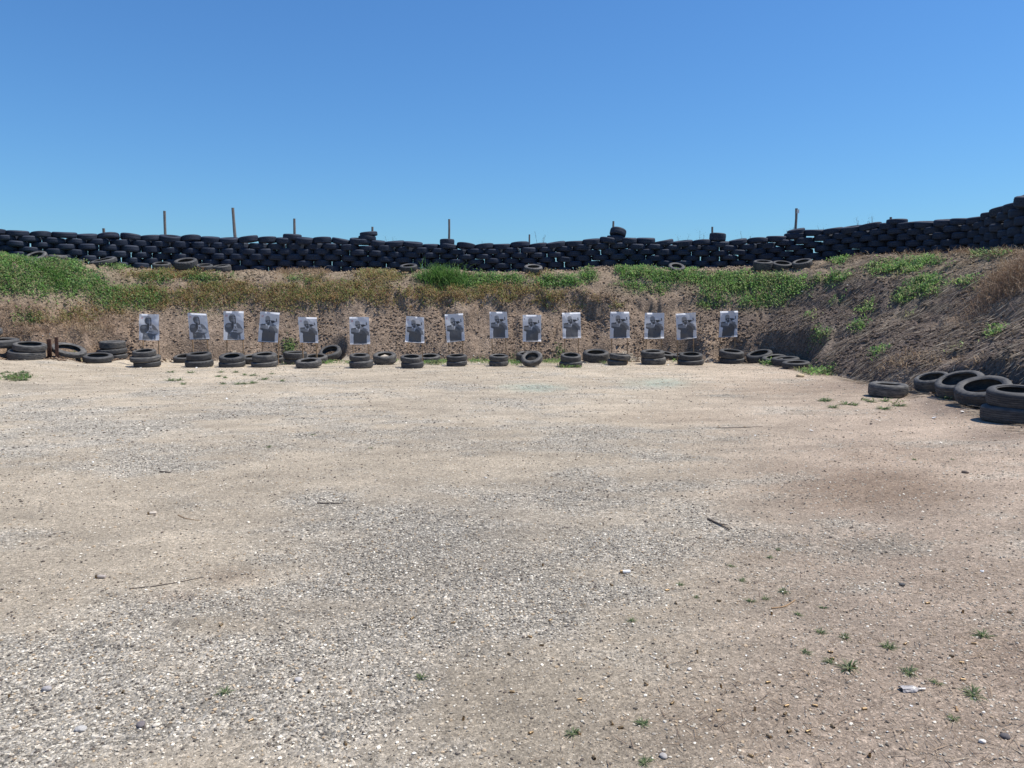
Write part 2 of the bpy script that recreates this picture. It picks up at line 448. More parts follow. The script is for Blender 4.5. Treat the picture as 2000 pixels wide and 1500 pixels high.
def bank_color(X, Y, Z):
    px, py = proj(X, Y, Z)
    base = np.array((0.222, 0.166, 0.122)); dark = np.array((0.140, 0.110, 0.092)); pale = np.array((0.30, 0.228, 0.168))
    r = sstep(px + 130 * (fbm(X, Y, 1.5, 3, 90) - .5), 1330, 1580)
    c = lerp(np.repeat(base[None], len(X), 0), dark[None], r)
    c = lerp(c, pale[None], sstep(fbm(X, Y, 0.8, 4, 92), 0.52, 0.7) * (1 - r) * .8)
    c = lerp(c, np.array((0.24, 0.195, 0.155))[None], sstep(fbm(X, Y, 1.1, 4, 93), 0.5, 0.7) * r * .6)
    left = sstep(px, 330, 180) * sstep(py, 580, 610)
    c = lerp(c, np.array((0.185, 0.125, 0.085))[None], left * .6 * (.3 + fbm(X, Y, .5, 3, 95)))
    top = sstep(py, 560, 530)
    c = lerp(c, np.array((0.30, 0.232, 0.16))[None], top * .6)
    gr = blob(px, py, GREENB)
    c = lerp(c, np.array((0.10, 0.105, 0.055))[None], np.clip(gr, 0, 1) * .55)
    return c

GREENB = [(40, 540, 150, 42, 1.0), (-150, 540, 150, 60, 1.0), (150, 555, 90, 30, 1.0), (250, 580, 95, 28, .9), (120, 590, 60, 12, .4), (220, 525, 40, 10, .6), (400, 545, 50, 9, .8), (470, 540, 40, 7, .35), (300, 545, 60, 12, .5),
          (865, 548, 60, 14, 1.0), (930, 550, 70, 13, .8), (1010, 548, 60, 12, .6), (1090, 552, 60, 13, .7), (1150, 540, 20, 12, .8), (700, 545, 40, 12, .4), (600, 548, 60, 12, .35),
          (1240, 530, 38, 16, 1.0), (1330, 545, 80, 15, 1.0), (1250, 565, 70, 14, .65), (1430, 555, 110, 22, 1.0), (1490, 590, 50, 16, .9), (1540, 560, 50, 24, 1.0), (1390, 590, 40, 14, .7), (1460, 600, 30, 12, .6),
          (1640, 512, 22, 8, .7), (1620, 545, 45, 14, .7), (1745, 525, 60, 14, .9), (1800, 512, 45, 9, .8), (1800, 560, 42, 22, .95), (1765, 580, 28, 14, .9), (1880, 553, 36, 10, .8), (1850, 520, 60, 8, .4), (1930, 500, 50, 6, .5),
          (1690, 604, 22, 14, .6), (1600, 660, 22, 16, .75), (1675, 640, 18, 12, .6), (1640, 590, 30, 8, .55), (1580, 620, 16, 8, .5), (1715, 690, 20, 8, .45), (1770, 618, 24, 8, .6), (1940, 652, 30, 8, .5), (1870, 680, 20, 12, .4), (1970, 700, 30, 20, .3), (1820, 600, 50, 8, .3),
          (565, 680, 16, 12, .8), (400, 615, 60, 10, .3), (60, 625, 40, 8, .5), (180, 640, 26, 6, .5), (1100, 690, 16, 6, .5), (1555, 700, 18, 10, .4),
          (150, 700, 12, 5, .5), (1505, 712, 26, 5, .5), (1600, 728, 50, 7, .45), (1860, 770, 14, 8, .4)]
OLIVEB = [(330, 585, 110, 20, .9), (460, 575, 110, 20, 1.0), (590, 580, 110, 20, 1.0), (700, 570, 80, 20, .9), (760, 585, 50, 14, .7), (860, 580, 100, 16, .9), (980, 575, 80, 16, .9), (1090, 588, 70, 12, .8), (1170, 600, 60, 8, .5),
          (560, 600, 60, 8, .7), (330, 540, 120, 10, .5), (640, 548, 120, 8, .4), (130, 620, 80, 16, .6), (200, 605, 80, 14, .6), (420, 600, 50, 8, .6), (740, 540, 60, 8, .6), (1060, 540, 30, 8, .5)]
DRYB = [(60, 645, 110, 28, 1.1), (150, 645, 100, 24, 1.0), (40, 610, 70, 14, .8), (220, 625, 60, 20, .7), (1130, 585, 90, 14, .9), (1050, 580, 50, 12, .7), (880, 580, 60, 12, .6), (1200, 590, 50, 12, .5), (590, 535, 60, 8, .6), (500, 560, 120, 14, .3),
        (1970, 545, 60, 34, 1.0), (1920, 560, 30, 24, .8), (1860, 495, 60, 5, .8), (1960, 498, 60, 6, .9), (1780, 500, 70, 5, .4), (1800, 705, 70, 20, .5), (1900, 710, 60, 14, .5), (1740, 720, 60, 14, .5), (330, 520, 90, 5, .7), (1670, 505, 60, 5, .4)]

# stacks and single tyres: photo (cx, base, top, width), tilt, roll, label -- a list is one pile from the ground up
G1 = 'tyres along the foot of the bank'; G2 = 'tyres at the foot of the right bank'; G3 = 'loose tyres lying at the foot of the tyre wall'
PILES = [
    (G1, [(-28, 662, 640, 60, 14, 0, 'tyre cut off by the left edge of the photo, highest up the bank')]),
    (G1, [(2, 681, 658, 64, 4, -2, 'wide ribbed tyre cut by the left edge, behind the leftmost pair of stacked tyres')]),
    (G1, [(51, 704, 683, 66, 6, -4, 'bottom tyre of the leftmost pile of two, left of the rusty stand'), (58, 689, 665, 59, 6, -7, 'top ribbed tyre of the leftmost pile of two, left of the rusty stand')]),
    (G1, [(134, 701, 667, 62, 10, -19, 'large tyre sloping down to the right just behind the rusty steel stand')]),
    (G1, [(190, 710, 687, 55, 8, -5, 'low single tyre between the sloping tyre and the dark pile of three')]),
    (G1, [(222, 703, 690, 48, 4, 0, 'bottom tyre of the dark pile of three left of the leftmost target'), (218, 692, 675, 54, 4, 3, 'middle tyre of the dark pile of three left of the leftmost target'), (220, 679, 661, 47, 2, 0, 'top battered tyre of the dark pile of three left of the leftmost target')]),
    (G1, [(286, 718, 703, 50, 5, 0, 'bottom tyre of the pile of three under the leftmost target'), (283, 706, 689, 56, 6, 0, 'wide middle tyre of the pile of three under the leftmost target'), (281, 692, 677, 44, 8, 0, 'small top tyre of the pile of three under the leftmost target')]),
    (G1, [(362, 709, 690, 46, 10, 0, 'shaded tyre half hidden behind the pile under the second target from left')]),
    (G1, [(388, 718, 698, 53, 6, 0, 'wide bottom tyre of the pair under the second target from left'), (388, 699, 679, 46, 7, 1, 'top tyre of the pair under the second target from left')]),
    (G1, [(452, 718, 702, 49, 6, 0, 'bottom tyre of the pair under the third target from left'), (452, 704, 681, 48, 13, -2, 'top tyre tipped forward on the pair under the third target from left')]),
    (G1, [(494, 712, 691, 48, 8, 0, 'tyre in the gap between the pairs under the third and fourth targets from left')]),
    (G1, [(516, 718, 701, 51, 6, 2, 'bottom tyre of the pair under the fourth target from left'), (516, 704, 681, 46, 9, -1, 'top tyre of the pair under the fourth target from left')]),
    (G1, [(536, 710, 694, 40, 10, 0, 'small tyre behind the right of the pair under the fourth target from left')]),
    (G1, [(575, 712, 699, 42, 4, 0, 'bottom tyre of the pair left behind the single tyre under the fifth target from left'), (576, 699, 681, 46, 3, -2, 'upper tyre of the pair left behind the single tyre under the fifth target from left')]),
    (G1, [(616, 711, 690, 46, 9, -2, 'tyre just behind and right of the single tyre under the fifth target from left')]),
    (G1, [(645, 706, 673, 43, 32, 6, 'tyre leaning on the bank, ring open, between the fifth and sixth targets from left')]),
    (G1, [(602, 720, 698, 50, 9, 1, 'single low tyre lying foremost under the fifth target from left')]),
    (G1, [(705, 720, 699, 47, 5, 2, 'wide bottom tyre of the pair under the sixth target from left'), (702, 701, 683, 40, 8, -2, 'narrower top tyre of the pair under the sixth target from left')]),
    (G1, [(751, 713, 686, 47, 12, 0, 'single tyre filled with pale sand between the sixth and seventh targets from left')]),
    (G1, [(805, 720, 702, 45, 6, 1, 'bottom tyre of the pair under the seventh target from left'), (803, 704, 685, 43, 9, -2, 'top tyre of the pair under the seventh target from left')]),
    (G1, [(838, 708, 690, 44, 10, 0, 'tyre half hidden right of the pair under the seventh target from left')]),
    (G1, [(892, 716, 702, 40, 5, 3, 'bottom tyre of the pair under the eighth target from left'), (892, 704, 689, 40, 6, 2, 'top tyre of the pair under the eighth target from left')]),
    (G1, [(974, 716, 701, 38, 5, 2, 'bottom tyre of the pair under the seventh target from right'), (974, 702, 687, 38, 7, -1, 'top tyre of the pair under the seventh target from right')]),
    (G1, [(1029, 710, 685, 42, 10, 0, 'upright dark tyre behind the leaning tyre under the sixth target from right')]),
    (G1, [(1039, 718, 684, 42, 34, 8, 'tyre leaning forward with its inside showing under the sixth target from right')]),
    (G1, [(1115, 718, 701, 45, 5, 2, 'bottom tyre of the pair under the fifth target from right'), (1115, 703, 682, 41, 11, -1, 'top tyre of the pair under the fifth target from right')]),
    (G1, [(1164, 709, 681, 52, 11, 1, 'large single tyre between the fifth and fourth targets from right')]),
    (G1, [(1206, 714, 700, 40, 6, -2, 'bottom tyre of the pair under the fourth target from right'), (1211, 701, 685, 42, 2, -5, 'top tyre sagging to the right on the pair under the fourth target from right')]),
    (G1, [(1277, 713, 693, 49, 5, 2, 'bottom tyre of the pair under the third target from right'), (1275, 694, 675, 46, 6, 1, 'top tyre of the pair under the third target from right')]),
    (G1, [(1299, 703, 684, 36, 10, -6, 'small tyre behind the right of the pair under the third target from right')]),
    (G1, [(1334, 704, 687, 42, 6, 4, 'shaded tyre behind the left side of the pair under the second target from right')]),
    (G1, [(1350, 714, 697, 50, 6, 3, 'bottom tyre of the pair under the second target from right'), (1350, 699, 680, 44, 9, 2, 'top tyre of the pair under the second target from right')]),
    (G1, [(1431, 711, 694, 48, 5, 2, 'bottom tyre of the pair under the rightmost target'), (1429, 697, 675, 47, 8, -2, 'top tyre of the pair under the rightmost target')]),
    (G1, [(1484, 711, 680, 49, 10, 14, 'tyre tipped up to the right, first one right of the rightmost target')]),
    (G1, [(1513, 712, 690, 46, 9, 8, 'second tyre right of the rightmost target, overlapping the tipped one')]),
    (G1, [(1535, 717, 694, 54, 3, 4, 'collapsed tyre, third one right of the rightmost target')]),
    (G1, [(1556, 722, 702, 53, 4, 3, 'flattened tyre at the right end of the row, where the right bank begins')]),
    (G2, [(1739, 778, 748, 74, 2, -1, 'single flat lying tyre at the foot of the right bank, leftmost of that group')]),
    (G2, [(1825, 770, 735, 66, 6, 17, 'smallest tilted tyre of the three leaning on the right bank')]),
    (G2, [(1880, 783, 727, 88, 9, 21, 'middle one of the three tilted tyres leaning on the right bank')]),
    (G2, [(1926, 800, 733, 102, 11, 17, 'largest tilted tyre with a wide open ring, beside the pair at the right edge')]),
    (G2, [(1992, 831, 791, 118, 0, 0, 'bottom tyre of the pair cut off by the right edge'), (1993, 793, 753, 106, 5, 3, 'top tyre of the pair cut off by the right edge')]),
    (G3, [(5, 494, 474, 37, 24, -8, 'dark tyre at the far left edge, at the foot of the tyre wall')]),
    (G3, [(44, 506, 486, 38, 26, -6, 'pale rimmed tyre lying open to the camera, second from the left below the wall')]),
    (G3, [(82, 511, 491, 39, 30, 2, 'round open tyre in the weeds, third from the left below the wall')]),
    (G3, [(123, 519, 503, 34, 4, -3, 'flat lying tyre right of the two open tyres at the left of the wall')]),
    (G3, [(211, 527, 508, 48, 14, 8, 'wide tyre sunk in the green weeds left of the two tall posts')]),
    (G3, [(323, 529, 510, 34, 14, -2, 'small tyre left of the biggest open tyre below the left half of the wall')]),
    (G3, [(370, 532, 508, 44, 18, 1, 'biggest open tyre below the left half of the wall, between the two tall posts')]),
    (G3, [(406, 533, 516, 32, 13, -3, 'small tyre right beside the biggest open tyre below the wall')]),
    (G3, [(439, 532, 515, 34, 12, 3, 'last tyre of the row of four below the left half of the wall')]),
    (G3, [(500, 522, 506, 28, 6, 0, 'small dark tyre alone right of the row of four below the wall')]),
    (G3, [(800, 537, 521, 34, 16, 2, 'lone tyre left of the tall green grass clump below the wall')]),
    (G3, [(1041, 540, 520, 36, 18, -2, 'lone tyre in the grass below the middle of the wall')]),
    (G3, [(1318, 537, 519, 33, 28, -4, 'tyre with grass growing through it below the right half of the wall')]),
    (G3, [(1485, 536, 514, 37, 13, 1, 'left one of the three loose tyres below the tall post at right')]),
    (G3, [(1522, 531, 512, 38, 18, 0, 'middle one, lying open, of the three loose tyres below the tall post at right')]),
    (G3, [(1561, 529, 507, 38, 14, 14, 'right one, tipped up, of the three loose tyres below the tall post at right')]),
]
PILE_AT = {}
_pads = []
for _g, _p in PILES:
    _cx, _b, _t0, _w, _tl, _ro, _l = _p[0]
    _X, _Y, _Z = hit(_cx, _b); _D = _w * _Y / 1500; _Yc = _Y + _D * .46
    PILE_AT[(_cx, _b)] = (_X, _Y, _Z)
    if _g != G3: _pads.append(((_cx - 1000) / 1500 * _Yc, _Yc, _D * (.55 if _tl < 12 else .42), z_at(_b, _Y)))
PADS.extend(_pads)

# ------------------------------------------------------------------ terrain mesh
def build_terrain():
    def arange(a, b, st): return list(np.arange(a, b, st))
    ang = np.array(arange(-130, -60, 2.0) + arange(-60, -37, 0.4) + arange(-37, 38, 0.078) + arange(38, 60, 0.3) + arange(60, 131, 2.0))
    ang = np.concatenate([ang, np.arange(133, 230, 3.0)])          # closes the ring behind the camera
    s = [0.2, 0.5, 0.8, 1.1, 1.4, 1.7]; v = 2.0
    while v < 600:
        s.append(v)
        v += max(0.014, v * v / 620) if v < 7 else (0.05 if v < 28.5 else v * 0.06)
        if 7 <= v < 9: v += 0.02
    s = np.array(s)
    A, S = np.meshgrid(np.radians(ang), s)
    AA = np.where(A > math.pi, A - 2 * math.pi, A)
    X = S * np.sin(A); Y = S * np.cos(A)
    Xr, Yr = X.ravel(), Y.ravel()
    Z = terrain(Xr, Yr)
    n, m_ = len(s), len(ang)
    idx = np.arange(n * m_).reshape(n, m_)
    nxt = np.roll(idx, -1, axis=1)
    F = np.stack([idx[:-1], nxt[:-1], nxt[1:], idx[1:]], -1).reshape(-1, 4)
    V = np.stack([Xr, Yr, Z], 1)
    sF = prof(np.arctan2(Xr, Yr))[0]; sW = prof(np.arctan2(Xr, Yr))[6]
    rr = np.hypot(Xr, Yr)
    sFa = sF + (fbm(Xr, Yr, .6, 3, 5) - .5) * 0.5
    onbank = (rr > sFa) & (rr < sW + 4.5)
    fb = onbank[F].mean(1) > 0.5
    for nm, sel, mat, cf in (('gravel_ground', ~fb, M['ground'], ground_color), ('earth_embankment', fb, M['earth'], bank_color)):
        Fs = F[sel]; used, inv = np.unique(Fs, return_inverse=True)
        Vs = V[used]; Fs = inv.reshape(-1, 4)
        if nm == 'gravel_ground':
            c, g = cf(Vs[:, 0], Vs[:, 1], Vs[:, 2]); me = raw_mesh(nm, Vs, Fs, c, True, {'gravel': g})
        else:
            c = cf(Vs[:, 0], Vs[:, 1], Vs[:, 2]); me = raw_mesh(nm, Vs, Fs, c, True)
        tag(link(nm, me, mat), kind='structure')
build_terrain()

# ------------------------------------------------------------------ scatter of small loose material (merged meshes)
ICO_V = []
p_ = (1 + 5 ** .5) / 2
for a_, b_ in ((1, p_), (1, -p_), (-1, p_), (-1, -p_)): ICO_V += [(0, a_, b_), (a_, b_, 0), (b_, 0, a_)]
ICO_V = np.array(ICO_V); ICO_V /= np.linalg.norm(ICO_V[0])
def hull_faces(P):
    F = []
    n = len(P)
    for i in range(n):
        for j in range(i + 1, n):
            for k in range(j + 1, n):
                nrm = np.cross(P[j] - P[i], P[k] - P[i])
                d = (P - P[i]) @ nrm
                if np.all(d <= 1e-9): F.append((i, j, k))
                elif np.all(d >= -1e-9): F.append((i, k, j))
    return np.array(F)
ICO_F = hull_faces(ICO_V)
OCT_V = np.array([(1, 0, 0), (0, 1, 0), (-1, 0, 0), (0, -1, 0), (0, 0, 1), (0, 0, -1)], float)
OCT_F = hull_faces(OCT_V)

def scatter_stones(X, Y, Z, size, cols, shape='ico', flat=0.6, sink=0.25):
    n = len(X); BV, BF = (ICO_V, ICO_F) if shape == 'ico' else (OCT_V, OCT_F)
    k = len(BV)
    P = np.repeat(BV[None], n, 0) * rng.uniform(0.68, 1.15, (n, k, 1))
    P[:, :, 0] *= rng.uniform(0.8, 1.5, (n, 1)); P[:, :, 2] *= rng.uniform(flat * .7, flat * 1.3, (n, 1))
    a = rng.uniform(0, 2 * math.pi, n); ca, sa = np.cos(a)[:, None], np.sin(a)[:, None]
    b = rng.normal(0, .25, n); cb, sb = np.cos(b)[:, None], np.sin(b)[:, None]
    x, y, z = P[:, :, 0], P[:, :, 1], P[:, :, 2]
    y, z = y * cb - z * sb, y * sb + z * cb
    x, y = x * ca - y * sa, x * sa + y * ca
    h = size[:, None] * .5
    V = np.stack([x * h + X[:, None], y * h + Y[:, None], z * h + (Z + size * flat * .5 * (1 - 2 * sink))[:, None]], -1).reshape(-1, 3)
    F = (BF[None] + (np.arange(n) * k)[:, None, None]).reshape(-1, 3)
    return V, F, np.repeat(cols, k, 0)

def stone_colors(n, grey=None):
    pal = np.array([(.42, .39, .35), (.33, .30, .27), (.50, .46, .41), (.25, .23, .21), (.60, .57, .52), (.38, .30, .22), (.09, .08, .075), (.45, .36, .27), (.12, .10, .09), (.78, .75, .70)])
    pr = np.array([.19, .16, .15, .10, .09, .06, .09, .05, .07, .06]); pr /= pr.sum()
    c = pal[rng.choice(len(pal), n, p=pr)] * rng.uniform(.85, 1.2, (n, 1)) * (1.02, .98, .88)
    return c

def fan_points(n, s0, s1, a0=-35.5, a1=35.5, power=1.0):
    """points spread over a sector of ground"""
    u = rng.random(n); s = np.sqrt(s0 ** 2 + (s1 ** 2 - s0 ** 2) * u ** power); a = np.radians(rng.uniform(a0, a1, n))
    return s * np.sin(a), s * np.cos(a)

def gravel():
    parts = []
    for (n, s0, s1, lo, hi, shp, base) in ((130000, 2.1, 5.0, .004, .016, 'ico', .22), (110000, 5.0, 9.5, .006, .024, 'oct', .22), (100000, 9.5, 21.0, .010, .036, 'oct', .2)):
        X, Y = fan_points(n, s0, s1); Z = terrain(X, Y)
        s = np.hypot(X, Y); sF = prof(np.arctan2(X, Y))[0]
        g, d, br, da, tq = ground_masks(X, Y, Z)
        keep = (rng.random(n) < np.clip(base + .62 * g, 0, 1)) & (s < sF + .2)
        X, Y, Z, g = X[keep], Y[keep], Z[keep], g[keep]
        sz = lo + (hi - lo) * rng.random(len(X)) ** 4.0
        parts.append(scatter_stones(X, Y, Z, sz, stone_colors(len(X)), shp, .55, .2))
    off = 0; Vs, Fs, Cs = [], [], []
    for V, F, C_ in parts: Vs.append(V); Fs.append(F + off); Cs.append(C_); off += len(V)
    me = raw_mesh('gravel_stones', np.concatenate(Vs), np.concatenate(Fs), np.concatenate(Cs))
    tag(link('loose_gravel', me, M['stone']), 'loose pale and grey pebbles strewn over the sandy ground', 'gravel', kind='stuff')
gravel()

def on_bank(n, s_in=-0.1, s_out=3.6, a0=-36, a1=36):
    a = np.radians(rng.uniform(a0, a1, n)); P = prof(a)
    s = P[0] + s_in + (P[4] + 1.6 - P[0] - s_in) * rng.random(n)
    X, Y = s * np.sin(a), s * np.cos(a)
    return X, Y, terrain(X, Y), s, P

def clods():
    n = 90000
    X, Y, Z, s, P = on_bank(n)
    px, py = proj(X, Y, Z)
    veg = np.clip(blob(px, py, GREENB) + blob(px, py, OLIVEB), 0, 1)
    keep = (rng.random(n) > veg * .7) & (s < P[4] + .5) & (rng.random(n) < .15 + 1.1 * sstep(fbm(X, Y, .9, 3, 17), .4, .65))
    X, Y, Z, px, py = X[keep], Y[keep], Z[keep], px[keep], py[keep]
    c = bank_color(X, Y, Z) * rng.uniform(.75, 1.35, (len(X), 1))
    sz = 0.02 + 0.075 * rng.random(len(X)) ** 4
    V, F, C_ = scatter_stones(X, Y, Z, sz, c, 'oct', .8, .2)
    me = raw_mesh('clods', V, F, C_)
    tag(link('earth_clods', me, M['clod']), 'crumbled clods of bare earth lying on the bank', 'earth clods', kind='stuff')
clods()

def leaves_mesh(X, Y, Z, L, W, tilt, cols, az=None, bend=0.25):
    """each leaf: a bent blade of two quads (6 verts)"""
    n = len(X)
    if az is None: az = rng.uniform(0, 2 * math.pi, n)
    d = np.stack([np.cos(az) * np.sin(tilt), np.sin(az) * np.sin(tilt), np.cos(tilt)], -1)
    t2 = np.minimum(tilt + bend * 2.2, 2.2)
    d2 = np.stack([np.cos(az) * np.sin(t2), np.sin(az) * np.sin(t2), np.cos(t2)], -1)
    sd = rng.uniform(-.8, .8, n); r = np.stack([-np.sin(az + sd), np.cos(az + sd), rng.uniform(-.3, .3, n)], -1)
    p0 = np.stack([X, Y, Z], -1); p1 = p0 + d * (L * .55)[:, None]; p2 = p1 + d2 * (L * .45)[:, None]
    w = W[:, None] * .5
    V = np.stack([p0 - r * w * .5, p0 + r * w * .5, p1 - r * w, p1 + r * w, p2 - r * w * .15, p2 + r * w * .15], 1).reshape(-1, 3)
    q = np.array([(0, 1, 3, 2), (2, 3, 5, 4)])
    F = (q[None] + (np.arange(n) * 6)[:, None, None]).reshape(-1, 4)
    return V, F, np.repeat(cols, 6, 0)

def merge(parts):
    off = 0; Vs, Fs, Cs = [], [], []
    for V, F, C_ in parts: Vs.append(V); Fs.append(F + off); Cs.append(C_); off += len(V)
    return np.concatenate(Vs), np.concatenate(Fs), np.concatenate(Cs)

def pick(cols, n, var=.2):
    c = np.array(cols)[rng.integers(0, len(cols), n)]
    return c * rng.uniform(1 - var, 1 + var, (n, 1))

GREENS = [(.19, .34, .10), (.24, .41, .11), (.14, .28, .09), (.33, .42, .18), (.10, .18, .08), (.30, .30, .15)]
OLIVES = [(.33, .29, .12), (.40, .30, .14), (.27, .31, .11), (.40, .26, .13), (.29, .18, .10), (.20, .28, .09), (.46, .37, .20)]
DRYS = [(.40, .29, .19), (.33, .23, .14), (.46, .36, .24), (.26, .17, .11), (.35, .27, .18)]

def plants_on(px_mask, n, spread, leaf, Lr, Wr, cols, thr, hgt, clumpseed, tiltmax=1.2):
    """clumps: each candidate spot carries several leaves up to height hgt"""
    X, Y, Z, s, P = on_bank(n, -1.2)
    px, py = proj(X, Y, Z)
    m = blob(px, py, px_mask) * np.clip(.1 + 1.8 * fbm(X, Y, .5, 4, clumpseed), 0, 1.5) 
    keep = rng.random(n) < sstep(m, thr, thr + .45)
    X, Y, Z, m = X[keep], Y[keep], Z[keep], m[keep]
    k = leaf; n2 = len(X) * k
    size = rng.uniform(.5, 1.2, len(X)) * hgt
    Xs = np.repeat(X, k) + rng.normal(0, spread, n2); Ys = np.repeat(Y, k) + rng.normal(0, spread, n2)
    hh = rng.random(n2) * np.repeat(size, k)
    Zs = terrain(Xs, Ys) + hh
    cc = np.repeat(pick(cols, len(X), .2), k, 0) * rng.uniform(.75, 1.25, (n2, 1))
    return leaves_mesh(Xs, Ys, Zs, rng.uniform(*Lr, n2), rng.uniform(*Wr, n2), rng.uniform(.15, tiltmax, n2), cc)

def vegetation():
    V, F, C_ = plants_on(GREENB, 60000, .07, 10, (.035, .085), (.018, .04), GREENS, .26, .12, 200)
    tag(link('green_weeds', raw_mesh('green_weeds', V, F, C_), M['leaf']), 'low bright green weeds growing in patches along the bank top', 'weeds', kind='stuff')
    V, F, C_ = plants_on(OLIVEB, 70000, .06, 9, (.03, .085), (.012, .028), OLIVES, .12, .13, 220)
    tag(link('olive_weeds', raw_mesh('olive_weeds', V, F, C_), M['leaf']), 'drying olive and rust coloured weeds in a band above the bare scarp', 'dry weeds', kind='stuff')
    V, F, C_ = plants_on(DRYB, 40000, .05, 7, (.06, .20), (.005, .012), DRYS, .22, .06, 240, 1.35)
    tag(link('dry_grass', raw_mesh('dry_grass', V, F, C_), M['straw']), 'tangled dry brown grass on the ends of the bank', 'dry grass', kind='stuff')
    # straw litter: on the right slope it lies down the slope, elsewhere anyhow
    parts = []
    for n, a0, a1, al in ((30000, 17, 36, True), (16000, -36, 20, False)):
        X, Y, Z, s, P = on_bank(n, -.4, a0=a0, a1=a1); px, py = proj(X, Y, Z)
        if al:
            keep = rng.random(n) < np.clip(.35 + .9 * sstep(fbm(X, Y, .8, 3, 260), .45, .65) , 0, 1) * sstep(px, 1420, 1600)
        else:
            keep = rng.random(n) < .15 + .5 * sstep(py, 560, 520) + .35 * sstep(py, 670, 700)
        X, Y, Z = X[keep], Y[keep], Z[keep]; m = len(X)
        az = (math.pi + rng.normal(-.25, .35, m)) if al else rng.uniform(0, 6.28, m)
        Lg = rng.uniform(.06, .32, m) if al else rng.uniform(.04, .16, m)
        # follow the local slope
        e = .12; x2, y2 = X + np.cos(az) * e, Y + np.sin(az) * e
        sl_ = (terrain(x2, y2, False) - terrain(X, Y, False)) / e
        tl = math.pi / 2 - np.arctan(sl_) - rng.uniform(0, .25, m)
        parts.append(leaves_mesh(X, Y, Z + .012, Lg, rng.uniform(.006, .014, m), tl, pick([(.38, .32, .25), (.26, .20, .14), (.42, .36, .28), (.2, .15, .11)], m), az, .03))
    V, F, C_ = merge(parts)
    tag(link('straw_litter', raw_mesh('straw_litter', V, F, C_), M['straw']), 'pale broken straw and stems lying on the earth slopes', 'straw', kind='stuff')
    # low growth along the foot of the bank, between the tyres
    FOOT = [(640, 705, 40, 8, 1), (690, 706, 20, 7, .9), (820, 712, 14, 6, .8), (850, 708, 30, 7, 1), (925, 706, 14, 6, .9), (945, 706, 18, 7, 1), (1005, 708, 12, 8, 1), (1075, 705, 26, 8, 1), (1110, 717, 30, 4, .7),
            (1155, 702, 10, 8, .9), (1180, 705, 10, 8, .8), (1245, 702, 16, 6, .9), (310, 700, 18, 9, .5), (400, 712, 20, 4, .2), (1505, 712, 30, 5, .7), (1600, 728, 60, 8, .7), (755, 706, 40, 7, .5), (150, 702, 14, 6, .7),
            (30, 738, 60, 10, .65), (110, 730, 60, 10, .3), (430, 738, 50, 6, .25), (1700, 785, 60, 10, .4), (1740, 790, 30, 8, .6), (1860, 778, 30, 10, .6), (1640, 790, 40, 6, .35), (560, 712, 20, 5, .6), (1330, 706, 60, 6, .4), (870, 800, 5, 3, .0)]
    n = 26000; X, Y = fan_points(n, 11, 21.6); Z = terrain(X, Y); px, py = proj(X, Y, Z)
    m = blob(px, py, FOOT) * (.3 + 1.2 * fbm(X, Y, .25, 3, 280)); keep = rng.random(n) < sstep(m, .3, .75)
    X, Y = X[keep], Y[keep]; k = 9; n2 = len(X) * k
    Xs = np.repeat(X, k) + rng.normal(0, .05, n2); Ys = np.repeat(Y, k) + rng.normal(0, .05, n2)
    cc = np.repeat(pick(GREENS + [(.15, .17, .07), (.17, .18, .08)], len(X)), k, 0) * rng.uniform(.8, 1.2, (n2, 1))
    V, F, C_ = leaves_mesh(Xs, Ys, terrain(Xs, Ys) + rng.uniform(0, .06, n2), rng.uniform(.025, .07, n2), rng.uniform(.012, .025, n2), rng.uniform(.2, 1.3, n2), cc)
    tag(link('foot_weeds', raw_mesh('foot_weeds', V, F, C_), M['leaf']), 'sparse small green weeds along the foot of the bank', 'weeds', kind='stuff')
    # dry grass litter and roots on the sandy floor at right
    n = 26000; X, Y = fan_points(n, 2.2, 9.5, 2, 35.5); Z = terrain(X, Y); px, py = proj(X, Y, Z)
    m = blob(px, py, [(1900, 1330, 260, 200, .8), (1560, 1390, 320, 130, .75), (1500, 1130, 200, 80, .4), (1700, 960, 160, 40, .8), (1250, 1450, 200, 80, .35)]) * (.4 + 1.2 * fbm(X, Y, .3, 3, 300))
    keep = rng.random(n) < m; X, Y, Z = X[keep], Y[keep], Z[keep]; m_ = len(X)
    V, F, C_ = leaves_mesh(X, Y, Z + .003, rng.uniform(.015, .10, m_), rng.uniform(.0014, .0036, m_), rng.uniform(1.4, 1.6, m_), pick([(.30, .22, .15), (.38, .31, .23), (.16, .11, .08), (.22, .16, .11)], m_), None, .03)
    tag(link('floor_straw', raw_mesh('floor_straw', V, F, C_), M['straw']), 'thin dry stems scattered over the sandy floor at right', 'straw', kind='stuff')
vegetation()

